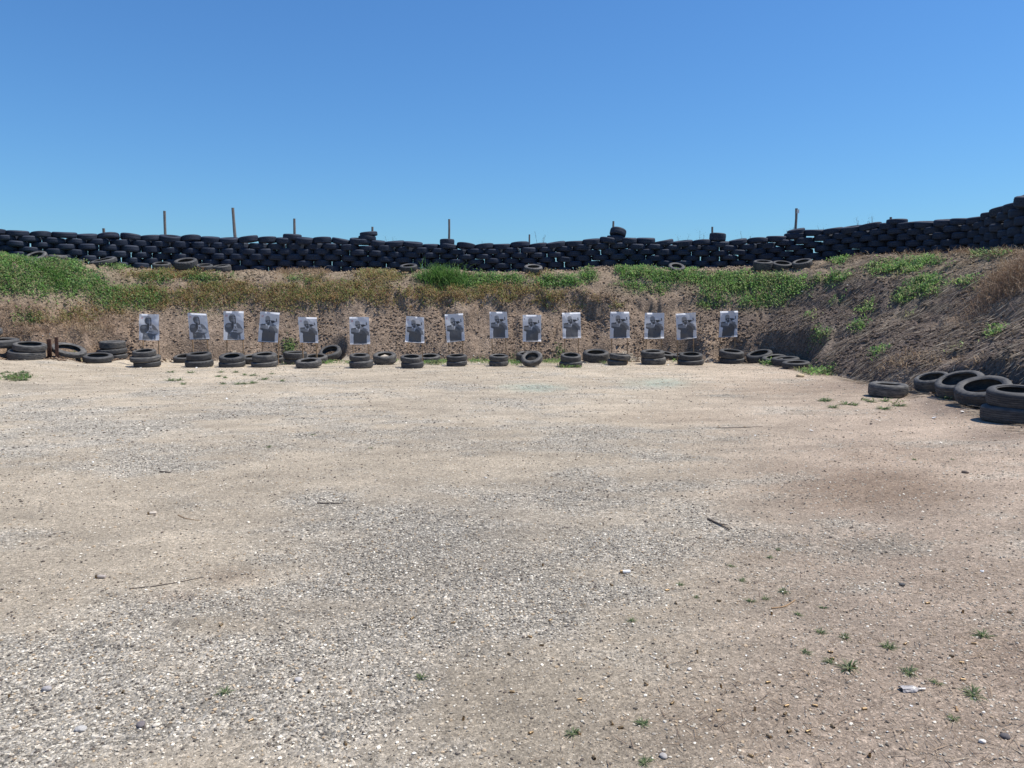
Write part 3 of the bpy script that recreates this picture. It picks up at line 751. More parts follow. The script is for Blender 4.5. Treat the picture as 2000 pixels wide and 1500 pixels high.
# ------------------------------------------------------------------ tyres
def tyre_mesh(name, seg, grooves, notch, hole=.31, seed=0, squash=.0):
    rs = random.Random(seed)
    half = []                                         # (r, z) from tread centre outwards, around to the inside
    if grooves == 4: half += [(.487, 0), (.487, .012), (.5, .016), (.5, .10), (.487, .106), (.487, .135), (.499, .141), (.498, .24), (.486, .246), (.486, .27), (.495, .276)]
    elif grooves == 3: half += [(.5, 0), (.5, .06), (.486, .07), (.486, .12), (.499, .13), (.497, .26), (.485, .27), (.485, .30)]
    else: half += [(.5, 0), (.5, .16), (.488, .17), (.488, .2), (.498, .21)]
    half += [(.492, .345), (.478, .41), (.455, .46), (.43, .488), (.40, .5), (.375, .492), (.35, .468), (hole + .022, .435), (hole + .004, .405), (hole, .37), (hole + .012, .345), (hole + .045, .345), (.42, .33), (.455, .26), (.468, .13), (.47, 0)]
    full = [(r, z) for r, z in half] + [(r, -z) for r, z in half[::-1][1:]]
    if half[0][1] == 0: full = full[:-1]
    n = len(full); V = []
    ph = rs.uniform(0, 6)
    for i in range(seg):
        a = 2 * math.pi * i / seg
        dr = 1 + squash * math.cos(2 * a + ph) * .5; dz = squash * .25 * math.sin(2 * a + ph * 2)
        for r, z in full:
            rr = r * dr
            if notch and r > .475 and abs(z) > .27 and (i // 2) % 2 == 0: rr -= .012
            if r < .46 and abs(z) > .3: rr += squash * .1 * math.sin(3 * a + ph)
            V.append((rr * math.cos(a), rr * math.sin(a), z + dz * (r if r > .3 else .3)))
    F = []
    for i in range(seg):
        j = (i + 1) % seg
        for k in range(n):
            l = (k + 1) % n
            F.append((i * n + k, j * n + k, j * n + l, i * n + l))
    me = bpy.data.meshes.new(name); me.from_pydata(V, [], F); me.update()
    me.polygons.foreach_set('use_smooth', [True] * len(me.polygons)); me.set_sharp_from_angle(angle=R(38))
    return me

TV = [tyre_mesh('tyre_a', 64, 4, False, .31, 1, .02), tyre_mesh('tyre_b', 96, 3, True, .30, 2, .03), tyre_mesh('tyre_c', 64, 4, False, .335, 3, .05),
      tyre_mesh('tyre_d', 96, 4, True, .32, 4, .015), tyre_mesh('tyre_e', 72, 3, False, .345, 5, .03), tyre_mesh('tyre_f', 64, 0, False, .30, 6, .06)]
for me in TV: me.materials.append(M['tyre'])
WV = [tyre_mesh('wall_tyre_a', 40, 0, False, .31, 11, .03), tyre_mesh('wall_tyre_b', 44, 3, False, .32, 12, .05), tyre_mesh('wall_tyre_c', 40, 0, False, .30, 13, .08)]
for me in WV: me.materials.append(M['walltyre'])

def place_tyre(x, y, z, D, W, tilt, roll, yaw, mesh, label, group, name='tyre'):
    """tilt: degrees the top face leans to the camera; roll: degrees the right side is raised"""
    import mathutils
    o = bpy.data.objects.new(name, mesh); COL.objects.link(o)
    m = mathutils.Matrix.Rotation(R(tilt), 4, 'X') @ mathutils.Matrix.Rotation(-R(roll), 4, 'Y') @ mathutils.Matrix.Rotation(R(yaw), 4, 'Z')
    o.rotation_euler = m.to_euler(); o.location = (x, y, z); o.scale = (D, D, W)
    return tag(o, label, 'tyre', group)

STACKY = {}
def tyres():
    i = 0
    for grp, pile in PILES:
        cx, base, top, w_, tl, ro, lab = pile[0]
        X0, Y0, Z0 = PILE_AT[(cx, base)]
        D0 = w_ * Y0 / 1500
        Yc = Y0 + D0 * .46
        zb = z_at(base, Y0) if grp != G3 else Z0
        if grp == G3:
            zb = gz(X0, Yc) - .02
        for (cx, base, top, w_, tl, ro, lab) in pile:
            D = w_ * Yc / 1500 * (1.0 if tl < 20 else .98)
            eps = math.degrees(math.atan((EYE - zb - .2) / Yc))
            sg = math.sin(R(max(tl + eps, 0))); H = (base - top) * Yc / 1500
            W = (H - .78 * D * sg - .62 * D * abs(math.sin(R(ro)))) / max(math.cos(R(tl)), .7)
            W = min(max(W, .135 if (D < .8 and grp != G2) else .22), .27)
            x = (cx - 1000) / 1500 * Yc
            ext = W * math.cos(R(tl)) + .85 * D * math.sin(R(abs(tl))) * (1 if pile.index((cx, base, top, w_, tl, ro, lab)) == 0 else .5) + .85 * D * abs(math.sin(R(ro))) * .7
            z = zb + ext / 2 - .01
            if grp == G1 and tl < 20 and len(pile) > 1: z = zb + W / 2 + .01
            place_tyre(x, Yc, z, D, W, tl, ro, random.uniform(0, 360), TV[(i * 5 + i // 3) % len(TV)], lab, grp)
            zb = z + W / 2 - .012; i += 1
        STACKY[pile[0][0]] = (X0, Y0, Yc)
tyres()

# ------------------------------------------------------------------ the tyre wall
def wall():
    # the line of the wall on the plateau, sampled by azimuth
    a = np.linspace(R(-46), R(44), 1500); P = prof(a); s = P[6]
    wx, wy = s * np.sin(a), s * np.cos(a); zt = P[7] + .0; zb = terrain(wx, wy, False)
    L = np.concatenate([[0], np.cumsum(np.hypot(np.diff(wx), np.diff(wy)))])
    SP = .592; n = int(L[-1] / SP)
    top_i = 0; cand = []
    ROWS = 7
    for r in range(ROWS + 1):
        for i in range(n):
            l = (i + .5 * (r % 2)) * SP + random.uniform(-.012, .012)
            if l > L[-1]: continue
            x = np.interp(l, L, wx); y = np.interp(l, L, wy); z1 = np.interp(l, L, zt); z0 = np.interp(l, L, zb) - .10
            # the height of the top course wanders a little
            z1 = z1 + (vnoise(np.array([l / 1.9]), np.array([3.3]), 5)[0] - .5) * .10
            pitch = (z1 - z0) / ROWS
            if r == ROWS: continue
            lean = vnoise(np.array([l / 2.3]), np.array([r * 1.7]), 8)[0] - .5
            cz = z0 + (r + .5) * pitch
            px, py = proj(x, y, cz)
            cand.append((float(x), float(y), float(cz), pitch, r, float(px), float(py), l, lean))
    # visible ones first: higher courses, inside the frame
    def vis(c):
        inside = 0 if -15 < c[5] < 2015 else 5
        return inside + (ROWS - 1 - c[4]) * .9 + c[1] * .02
    cand.sort(key=vis)
    posts = [(202, 'short post left of the two tall posts'), (321, 'tall post left of the other tall post'), (455, 'tallest wooden post'), (575, 'post above the raised tyre'), (727, 'pile of three extra tyres'),
             (877, 'post right of the centre left'), (1034, 'short thin post near the middle'), (1198, 'post behind the leaning top tyre'), (1391, 'short post over a raised tyre'), (1556, 'post with the white tag'), (1740, 'stub of post at right')]
    ORD = ['first', 'second', 'third', 'fourth', 'fifth', 'sixth', 'seventh', 'eighth', 'ninth', 'tenth', 'eleventh', 'twelfth', 'thirteenth', 'fourteenth', 'fifteenth', 'sixteenth']
    names = ['the leftmost stub post', 'the left tall post', 'the tallest post', 'the fourth post', 'the pile of extra tyres', 'the slim pale post', 'the thin stub post at middle', 'the post by the leaning tyre', 'the ninth post', 'the white tagged post', 'the lowest stub at right']
    pxs = [p[0] for p in posts]
    tops = sorted([c for c in cand if c[4] == ROWS - 1 and -20 < c[5] < 2020], key=lambda c: c[5])
    CRS = ['bottom', 'sixth', 'fifth', 'fourth', 'third', 'second', 'top']
    lab_at = {}
    for r in range(ROWS):
        row = sorted([c for c in cand if c[4] == r and -25 < c[5] < 2025], key=lambda c: c[5])
        for c in row:
            k = max([q for q in range(len(pxs)) if pxs[q] <= c[5]], default=-1)
            lo = pxs[k] if k >= 0 else -99
            cn = sum(1 for d in row if lo <= d[5] <= c[5])
            lab_at[c[:3]] = '%s course tyre of the black wall, %s %s' % (CRS[r], ORD[min(cn, len(ORD)) - 1], 'from the left edge' if k < 0 else 'right of ' + names[k])
    cnt = 0; rest = []
    for c in cand:
        x, y, cz, pitch, r, px, py, l, lean = c; key = c[:3]
        dv = random.Random(int(l * 977) + r * 31)
        D = dv.uniform(.592, .618); W = pitch * dv.uniform(1.04, 1.2)
        if r == ROWS - 1: D = dv.uniform(.58, .68); cz += dv.uniform(-.02, .035); tl, ro = dv.uniform(-5, 10), dv.uniform(-9, 9) + lean * 10
        else: tl, ro = dv.uniform(-3, 5), dv.uniform(-3.5, 3.5)
        off = dv.uniform(-.06, .06); cz += dv.uniform(-.008, .008)
        lab = lab_at.get(key, 'tyre of the black wall outside the photo')
        me = WV[dv.randrange(3)]
        if cnt < 232:
            place_tyre(x, y + off, cz, D, W, tl, ro, dv.uniform(0, 360), me, lab, 'tyres stacked in the black tyre wall', 'wall_tyre'); cnt += 1
        else:
            rest.append((x, y + off, cz, D, W, tl, ro, me))
    # the rest of the courses in one object
    import mathutils
    Vs, Fs, off = [], [], 0
    for x, y, cz, D, W, tl, ro, me in rest:
        v = np.empty(len(me.vertices) * 3, np.float32); me.vertices.foreach_get('co', v); v = v.reshape(-1, 3) * (D, D, W)
        m = np.array(mathutils.Matrix.Rotation(R(tl), 3, 'X') @ mathutils.Matrix.Rotation(-R(ro), 3, 'Y'))
        v = v @ m.T + (x, y, cz)
        f = np.empty(len(me.loops), np.int32); me.loops.foreach_get('vertex_index', f)
        Vs.append(v); Fs.append(f.reshape(-1, 4) + off); off += len(v)
    if Vs:
        me = raw_mesh('lower_courses', np.concatenate(Vs), np.concatenate(Fs), None, True); me.set_sharp_from_angle(angle=R(38))
        tag(link('tyre_wall_lower_courses', me, M['walltyre']), 'remaining shadowed tyres in the lowest courses of the black tyre wall', 'tyres', kind='stuff')
    # extra tyres on top of the wall, beside the posts: (cx, base, top, width, tilt, roll)
    EX = [(577, 470, 457, 36, 2, -2, 'single raised tyre on top of the wall, under the fourth post from the left'),
          (721, 470, 461, 34, 0, -2, 'lowest of the three extra tyres piled on the wall'), (724, 461.5, 453.5, 33, 2, 6, 'tilted topmost one of the three extra tyres piled on the wall'),
          (714, 478, 468, 38, 0, 0, 'wide one under the extra tyres piled on the wall'),
          (875, 478, 467, 29, 0, 0, 'small humped tyre on top of the wall below the post left of centre'),
          (1199, 473, 460, 32, 2, -2, 'upright square looking tyre under the leaning top tyre right of centre'), (1204, 463, 446, 31, -16, -14, 'leaning top tyre perched highest on the wall right of centre'),
          (1396, 472, 455, 31, 0, -4, 'raised tyre on top of the wall under the stub post right of centre'),
          (1547, 460, 446, 34, 4, 12, 'tyre tipped up on the wall under the white tagged post'), (1740, 439, 428, 38, 2, 0, 'extra tyre on top of the right part of the wall'),
          (1990, 403, 379, 46, 4, 24, 'steeply tipped tyre at the very top right corner of the wall')]
    for k, (cx, base, top, w_, tl, ro, lab) in enumerate(EX):
        aa = math.atan((cx - 1000) / 1500); Yw = prof(np.array([aa]))[6][0] * math.cos(aa)
        D = w_ * Yw / 1500; zc = z_at((base + top) / 2, Yw); W = max(.15, (base - top) * Yw / 1500 * .95 - .35 * D * abs(math.sin(R(ro))))
        if k == 10: W = .24
        place_tyre((cx - 1000) / 1500 * Yw, Yw, zc, D, W, tl, ro, 40 * k, WV[k % 3], lab, 'extra tyres on top of the wall', 'raised_tyre')
wall()

# ------------------------------------------------------------------ wooden posts behind the wall
def posts():
    T = [(202, 446, .085, 'short stub of wooden post above the left part of the wall'), (321, 412, .085, 'tall wooden post left of the tallest post'), (455, 406, .10, 'tallest weathered wooden post, leaning slightly to the left'),
         (575, 427, .085, 'middle height post over the single raised tyre'), (727, 443, .08, 'short post sticking up from the pile of extra tyres'), (877, 428, .075, 'slim pale post left of the middle of the wall'),
         (1034, 458, .06, 'thin low post just right of the middle of the wall'), (1198, 432, .075, 'dark post beside the leaning top tyre'), (1391, 443, .07, 'dark stub post over the raised tyre right of centre'),
         (1556, 407, .085, 'tall post with a white tag near its top'), (1740, 424, .08, 'lowest stub of post on the right part of the wall')]
    for i, (px, py, wd, lab) in enumerate(T):
        aa = math.atan((px - 1000) / 1500); Y = prof(np.array([aa]))[6][0] * math.cos(aa) + .42
        x, _, zt = at_Y(px, py, Y); zb = gz(x, Y) - .3
        mb = MB(); n = 7; lean = (-.03 if px != 455 else -.09) if i % 2 == 0 else .02
        if px == 321: lean = 0
        h = zt - zb
        pts = [(x - lean * (1 - k / n) * 1.0 + random.uniform(-.006, .006), Y, zb + h * k / n) for k in range(n + 1)]
        pts = [(p[0] - x, 0, p[2] - zb) for p in pts]
        mb.tube(pts, [wd / 2 * (1.1 - .15 * k / n) for k in range(n + 1)], 7, .08)
        root = link('wooden_post', mb.mesh('wooden_post'), M['post'], loc=(x, Y, zb)); tag(root, lab, 'post', 'posts behind the tyre wall')
        if px == 1556:
            b2 = MB(); b2.box((.028, -.05, h - .10), (.07, .012, .12), jit=.008)
            link('tag', b2.mesh('tag'), M['white'], root)
posts()

# ------------------------------------------------------------------ paper targets on stakes
def inpoly(u, v, poly):
    c = np.zeros(u.shape, bool); n = len(poly)
    for i in range(n):
        x1, y1 = poly[i]; x2, y2 = poly[(i + 1) % n]
        cond = ((y1 > v) != (y2 > v)); xx = (x2 - x1) * (v - y1) / (y2 - y1 + 1e-12) + x1
        c ^= cond & (u < xx)
    return c

DIG = {'0': '757', '1': '262', }
FONT = {'0': ['111', '101', '101', '101', '111'], '1': ['010', '110', '010', '010', '111'], '2': ['111', '001', '111', '100', '111'], '3': ['111', '001', '111', '001', '111'],
        '4': ['101', '101', '111', '001', '001'], '5': ['111', '100', '111', '001', '111'], '6': ['111', '100', '111', '101', '111'], '7': ['111', '001', '010', '010', '010'],
        '8': ['111', '101', '111', '101', '111'], '9': ['111', '101', '111', '001', '111']}

def artwork(kind, num, nx, ny):
    u, v = np.meshgrid(np.linspace(0, 1, nx), np.linspace(0, 1, ny)); g = np.full(u.shape, .62)
    if kind == 'rifle':
        x = 160 + u * 725; y = 205 + v * 995
        def P(pts, val, mix=1.0):
            m = inpoly(x, y, pts); g[m] = g[m] * (1 - mix) + val * mix
        def E(cx, cy, rx, ry, val, mix=1.0):
            m = ((x - cx) / rx) ** 2 + ((y - cy) / ry) ** 2 < 1; g[m] = g[m] * (1 - mix) + val * mix
        P([(300, 830), (400, 770), (500, 780), (560, 640), (640, 590), (760, 660), (860, 780), (855, 900), (785, 870), (765, 980), (760, 1192), (285, 1192), (300, 1000)], .080)
        P([(300, 830), (325, 830), (312, 1100), (285, 1192)], .035)
        P([(205, 740), (400, 770), (330, 840), (300, 830), (205, 795)], .07)
        P([(205, 642), (400, 645), (500, 690), (500, 775), (380, 770), (205, 742)], .215)
        P([(205, 642), (400, 645), (400, 665), (205, 672)], .17)
        E(455, 710, 52, 68, .27); P([(400, 700), (500, 700), (500, 712), (400, 712)], .17)
        P([(205, 620), (390, 600), (400, 638), (205, 636)], .03)
        P([(640, 585), (700, 600), (860, 760), (852, 890), (770, 850), (690, 720), (560, 665)], .155)
        P([(700, 600), (860, 760), (858, 800), (690, 640)], .20)
        E(455, 450, 92, 112, .20); P([(372, 500), (540, 470), (548, 600), (470, 640), (400, 600)], .19)
        E(450, 425, 90, 92, .25); P([(362, 500), (540, 455), (545, 480), (370, 530)], .12)
        P([(392, 492), (540, 478), (545, 520), (500, 528), (478, 512), (455, 535), (400, 535)], .035)
        E(478, 525, 18, 26, .36); P([(440, 560), (540, 530), (545, 620), (500, 660), (450, 625)], .06)
        E(590, 600, 48, 62, .26); P([(545, 530), (570, 520), (560, 640), (545, 650)], .32)
        P([(545, 480), (700, 478), (722, 508), (770, 495), (758, 402), (798, 400), (800, 478), (822, 490), (740, 530), (640, 582), (605, 560), (575, 520)], .03)
        P([(738, 620), (820, 668), (812, 682), (735, 640)], .05)
        E(566, 838, 24, 30, .035); E(560, 780, 60, 55, .10, .7)
    else:
        x = 160 + u * 800; y = 255 + v * 1045
        def P(pts, val, mix=1.0):
            m = inpoly(x, y, pts); g[m] = g[m] * (1 - mix) + val * mix
        def E(cx, cy, rx, ry, val, mix=1.0):
            m = ((x - cx) / rx) ** 2 + ((y - cy) / ry) ** 2 < 1; g[m] = g[m] * (1 - mix) + val * mix
        g[:] = .56 + .14 * u
        P([(320, 1040), (560, 1000), (800, 1080), (820, 1285), (300, 1285)], .11)
        P([(360, 1080), (440, 1080), (440, 1150), (380, 1160)], .2); P([(700, 1130), (745, 1130), (740, 1285), (690, 1285)], .32); P([(760, 1100), (780, 1100), (780, 1285), (760, 1285)], .2)
        P([(650, 700), (700, 665), (800, 740), (880, 860), (930, 950), (760, 900), (680, 860)], .19)
        P([(365, 540), (370, 460), (420, 380), (500, 340), (590, 360), (640, 440), (655, 560), (652, 700), (600, 735), (540, 705), (430, 660), (380, 590)], .09)
        P([(420, 420), (440, 375), (500, 345), (585, 365), (610, 410), (520, 405)], .32)
        E(540, 560, 82, 135, .17); P([(545, 440), (610, 470), (622, 600), (580, 700), (545, 690)], .32)
        P([(470, 515), (530, 520), (530, 545), (470, 545)], .05); P([(560, 520), (615, 510), (615, 540), (560, 545)], .08)
        P([(200, 780), (250, 705), (330, 682), (450, 680), (560, 780), (545, 900), (440, 1010), (320, 1045), (230, 1000), (188, 900)], .10)
        P([(225, 800), (290, 735), (420, 735), (440, 800), (360, 850), (240, 830)], .20)
        P([(480, 620), (560, 640), (560, 780), (530, 880), (480, 900), (460, 760)], .05)
        P([(570, 790), (660, 800), (650, 870), (590, 870)], .3); P([(575, 820), (640, 840), (600, 862)], .05)
        P([(515, 900), (600, 870), (740, 885), (725, 1035), (560, 1020), (515, 1000)], .36); P([(520, 940), (680, 955), (675, 982), (525, 975)], .05)
        P([(740, 885), (860, 900), (930, 990), (900, 1045), (780, 1085), (722, 1035)], .42); P([(722, 1035), (900, 1040), (800, 1095), (720, 1060)], .14)
    g = .02 + .98 * g ** .93
    # white margin
    g[(u < .02) | (u > .98) | (v < .012) | (v > .988)] = .68
    c = np.repeat(g[:, :, None], 3, 2) * np.array((1.0, 1.0, 1.02))
    # number in the upper left corner
    dx = .0145; x0 = .085; y0 = .115
    for ch in str(num):
        for r, row in enumerate(FONT[ch]):
            for k, b in enumerate(row):
                if b == '1':
                    m = (u >= x0 + k * dx) & (u < x0 + (k + 1) * dx) & (v >= y0 + r * .0125) & (v < y0 + (r + 1) * .0125)
                    c[m] = (.42, .06, .07) if num >= 8 else (.12, .08, .14)
        x0 += 4 * dx
    return c

TG = [  # corners TL, TR, BR, BL in photo pixels, lean (degrees, top away), pile under it
    (15, (270, 613), (309, 614), (311, 665), (272, 664), 4.0, 286, 'hooded'), (14, (366, 611), (403, 613), (409, 662), (371, 663), 1.0, 388, 'hooded'), (13, (434, 608), (474, 608), (477, 663), (437, 664), 6.5, 452, 'hooded'),
    (12, (507, 608), (545, 611), (543, 669), (503, 667), 5.5, 516, 'rifle'), (11, (582, 619), (618, 620), (622, 670), (586, 669), 1.5, 602, 'rifle'), (10, (682, 619), (720, 619), (723, 672), (684, 673), 1.5, 705, 'rifle'),
    (9, (793, 617), (828, 620), (829, 670), (791, 668), 3.0, 805, 'rifle'), (8, (868, 614), (904, 612), (908, 665), (873, 669), 5.0, 892, 'rifle'), (7, (956, 609), (990, 609), (993, 660), (957, 661), 2.5, 974, 'rifle'),
    (6, (1021, 615), (1057, 615), (1057, 667), (1021, 667), .5, 1039, 'rifle'), (5, (1098, 611), (1134, 610), (1135, 660), (1099, 661), 4.0, 1115, 'rifle'), (4, (1192, 609), (1229, 609), (1230, 660), (1191, 661), 1.0, 1206, 'rifle'),
    (3, (1260, 611), (1298, 611), (1297, 661), (1258, 662), 3.0, 1277, 'rifle'), (2, (1320, 613), (1359, 610), (1361, 660), (1322, 664), 0.5, 1350, 'rifle'), (1, (1408, 608), (1442, 607), (1440, 658), (1403, 659), 2.0, 1431, 'rifle')]

TLAB = {15: 'leftmost target sheet, hooded man with pistol, over the pile of three tyres', 14: 'torn edged target sheet of hooded man with pistol, middle one of the three hooded ones',
        13: 'brightest target sheet of hooded man with pistol, rightmost of the three hooded ones', 12: 'creased leaning target sheet of capped rifleman, first one right of the hooded men',
        11: 'low target sheet of capped rifleman on bright stakes behind a single tyre', 10: 'low target sheet of capped rifleman left of the tyre filled with sand',
        9: 'target sheet of capped rifleman just right of the tyre filled with sand', 8: 'rumpled bright target sheet of capped rifleman, fourth left of the paper over the leaning tyre' ,
        7: 'target sheet of capped rifleman just left of the one over the leaning tyre', 6: 'target sheet of capped rifleman above the tyre leaning forward on its side',
        5: 'target sheet of capped rifleman just right of the one over the leaning tyre', 4: 'target sheet of capped rifleman over the sagging tyre pair, fourth from the right',
        3: 'target sheet of capped rifleman over the tallest tyre pair, third from the right', 2: 'slanted target sheet of capped rifleman, second from the right', 1: 'rightmost target sheet of capped rifleman, near the corner of the bank'}
TLAB[8] = 'rumpled bright target sheet of capped rifleman, second left of the paper over the leaning tyre'

def targets():
    nx, ny = 70, 98
    for num, tl, tr, br, bl, lean, key, kind in TG:
        Y = STACKY[key][1] + .60
        mid = [(tl[0] + tr[0] + br[0] + bl[0]) / 4]
        cx = at_Y(mid[0], 640, Y)[0]; zg = gz(cx, Y)
        root = bpy.data.objects.new('paper_target', None); COL.objects.link(root); root.location = (cx, Y, zg); root.empty_display_size = .1
        who = 'a hooded man with pistol' if kind == 'hooded' else 'a capped man aiming rifle'
        ex = {15: 'leftmost', 1: 'rightmost'}.get(num, '')
        tag(root, TLAB[num], 'target', 'paper targets on stakes')
        C4 = [np.array(at_Y(p[0], p[1], Y)) for p in (tl, tr, br, bl)]
        u, v = np.meshgrid(np.linspace(0, 1, nx), np.linspace(0, 1, ny)); U, Vv = u[..., None], v[..., None]
        P = (C4[0] * (1 - U) + C4[1] * U) * (1 - Vv) + (C4[3] * (1 - U) + C4[2] * U) * Vv
        rs = np.random.default_rng(num * 7 + 1)
        # lean, waves and creases of the sheet
        dep = (1 - v) * math.tan(R(lean)) * .68
        dep = dep + .014 * np.sin(u * rs.uniform(2, 5) + v * rs.uniform(-4, 4) + rs.uniform(0, 6)) + .008 * np.sin(u * rs.uniform(-9, 9) + v * rs.uniform(5, 11) + rs.uniform(0, 6))
        dep = dep + .022 * (fbm(u * .5 + num, v * .7, .22, 3, num) - .5)
        dep = dep + .035 * np.clip(.06 - v, 0, 1) / .06 * sstep(fbm(u * .5 + num * 3, v * 0, .15, 2, num + 50), .4, .6)      # curled upper edge
        dep = dep - .02 * sstep(v, .93, 1.0) * rs.uniform(0, 1.2)
        P[..., 1] += dep; P = P.reshape(-1, 3) - np.array((cx, Y, zg))
        idx = np.arange(nx * ny).reshape(ny, nx)
        F = np.stack([idx[:-1, :-1], idx[1:, :-1], idx[1:, 1:], idx[:-1, 1:]], -1).reshape(-1, 4)
        me = raw_mesh('paper_sheet', P, F, artwork(kind, num, nx, ny).reshape(-1, 3), True)
        s_ = link('paper_sheet', me, M['paper'], root)
        # thickness of the backing board behind the sheet
        W_, H_ = C4[1][0] - C4[0][0], C4[0][2] - C4[3][2]
        zc = (C4[0][2] + C4[2][2]) / 2 - zg; dl = math.tan(R(lean)) * .68
        bd = MB()
        x0, x1 = C4[3][0] - cx + .02, C4[2][0] - cx - .02; xt0, xt1 = C4[0][0] - cx + .02, C4[1][0] - cx - .02
        zb_, zt_ = max(C4[3][2], C4[2][2]) - zg + .01, min(C4[0][2], C4[1][2]) - zg - .035
        if num in (13, 12, 14, 8): zb_ -= .035
        y0 = .035
        Vb = [(x0, y0, zb_), (x1, y0, zb_), (xt1, y0 + dl, zt_), (xt0, y0 + dl, zt_)]
        Vb += [(a, b + .006, c) for a, b, c in Vb]
        bd.add(Vb, [(0, 1, 2, 3), (7, 6, 5, 4), (0, 4, 5, 1), (1, 5, 6, 2), (2, 6, 7, 3), (3, 7, 4, 0)])
        link('backing_board', bd.mesh('backing_board'), M['board'], root)
        for sx in (0, 1):
            mb = MB(); xb = (x0 + .035) if sx == 0 else (x1 - .03); xt = (xt0 + .035) if sx == 0 else (xt1 - .03)
            xb2 = xb + random.uniform(-.02, .02)
            wd = .023 if num != 11 else .034; ht = zt_
            A = [(xb2 - wd / 2, y0 + .008, -.1), (xb2 + wd / 2, y0 + .008, -.1), (xt + wd / 2, y0 + .008 + dl, ht), (xt - wd / 2, y0 + .008 + dl, ht)]
            A += [(a, b + .018, c) for a, b, c in A]
            mb.add(A, [(0, 1, 2, 3), (7, 6, 5, 4), (0, 4, 5, 1), (1, 5, 6, 2), (2, 6, 7, 3), (3, 7, 4, 0)])
            link('stake', mb.mesh('stake'), M['stake'], root)
targets()

# ------------------------------------------------------------------ rusty stand at left
def stand():
    X, Y, Z = hit(106, 701)
    root = bpy.data.objects.new('steel_stand', None); COL.objects.link(root); root.location = (X, Y, Z); root.empty_display_size = .1
    tag(root, 'rusty steel stand with two square uprights between the tyres at left', 'stand')
    k = Y / 1500
    for (px, py0, py1, wd, dy) in ((97.5, 661, 698, 7, 0), (114, 657, 698, 5.5, -.04)):
        mb = MB(); h = (py1 - py0) * k; mb.box(((px - 106) * k, dy, h / 2 + .02), (wd * k, wd * k * .9, h), .3, .003)
        # socket collar at the foot
        mb.box(((px - 106) * k, dy, .04), (wd * k * 1.35, wd * k * 1.3, .05), .3)
        link('upright', mb.mesh('upright'), M['rust'], root)
    mb = MB(); mb.box((0, -.06, .018), (.42, .045, .035), -.12); link('base_bar', mb.mesh('base_bar'), M['rust'], root)
    mb = MB(); mb.box((.05, .12, .0205), (.045, .34, .033), .5); link('base_bar', mb.mesh('base_bar'), M['rust'], root)
stand()

# ------------------------------------------------------------------ plants that stand alone
def wisp(name, x, y, zb, h, lab, spread=.22, cols=((.20, .19, .13), (.15, .17, .10)), grp=None, mat='straw', thick=.006, n=5):
    parts = []; r = rng
    for s in range(n):
        lean = r.normal(0, .12); az = r.uniform(0, 6.28); hs = h * r.uniform(.75, 1.0)
        k = 8; t = np.linspace(0, 1, k); cx = np.cos(az) * lean * t ** 2 * hs + r.normal(0, .04); cy = np.sin(az) * lean * t ** 2 * hs + r.normal(0, .03); cz = t * hs
        X0, Y0, Z0 = cx[:-1], cy[:-1], cz[:-1]
        for i in range(k - 1):
            d = np.array([cx[i + 1] - cx[i], cy[i + 1] - cy[i], cz[i + 1] - cz[i]]); w_ = thick * (1.2 - .8 * t[i])
            A = np.array([cx[i], cy[i], cz[i]]); B = A + d; o_ = np.array([w_, 0, 0]); o2 = np.array([0, w_, 0])
            parts.append((np.array([A - o_, A + o_, B + o_, B - o_]), np.array([(0, 1, 2, 3)]), np.repeat(np.array([cols[0]]), 4, 0)))
            parts.append((np.array([A - o2, A + o2, B + o2, B - o2]), np.array([(0, 1, 2, 3)]), np.repeat(np.array([cols[0]]), 4, 0)))
        m = 46; tt = r.uniform(.55, 1.0, m)
        bx = np.interp(tt, t, cx); by = np.interp(tt, t, cy); bz = np.interp(tt, t, cz)
        Vv = leaves_mesh(bx, by, bz, r.uniform(.04, spread, m) * (1.3 - tt), np.full(m, thick * .8), r.uniform(.3, 1.3, m), pick(cols, m))
        parts.append(Vv)
        m = 40; tt = r.uniform(.6, 1.05, m); bx = np.interp(tt, t, cx) + r.normal(0, spread * .35, m); by = np.interp(tt, t, cy) + r.normal(0, spread * .3, m); bz = tt * hs + r.normal(0, .04, m)
        parts.append(leaves_mesh(bx, by, bz, r.uniform(.012, .03, m), np.full(m, .008), r.uniform(0, 1.5, m), pick(cols, m)))
    V, F, C_ = merge(parts)
    o = link(name, raw_mesh(name, V, F, C_), M[mat], loc=(x, y, zb)); return tag(o, lab, 'weed', grp)

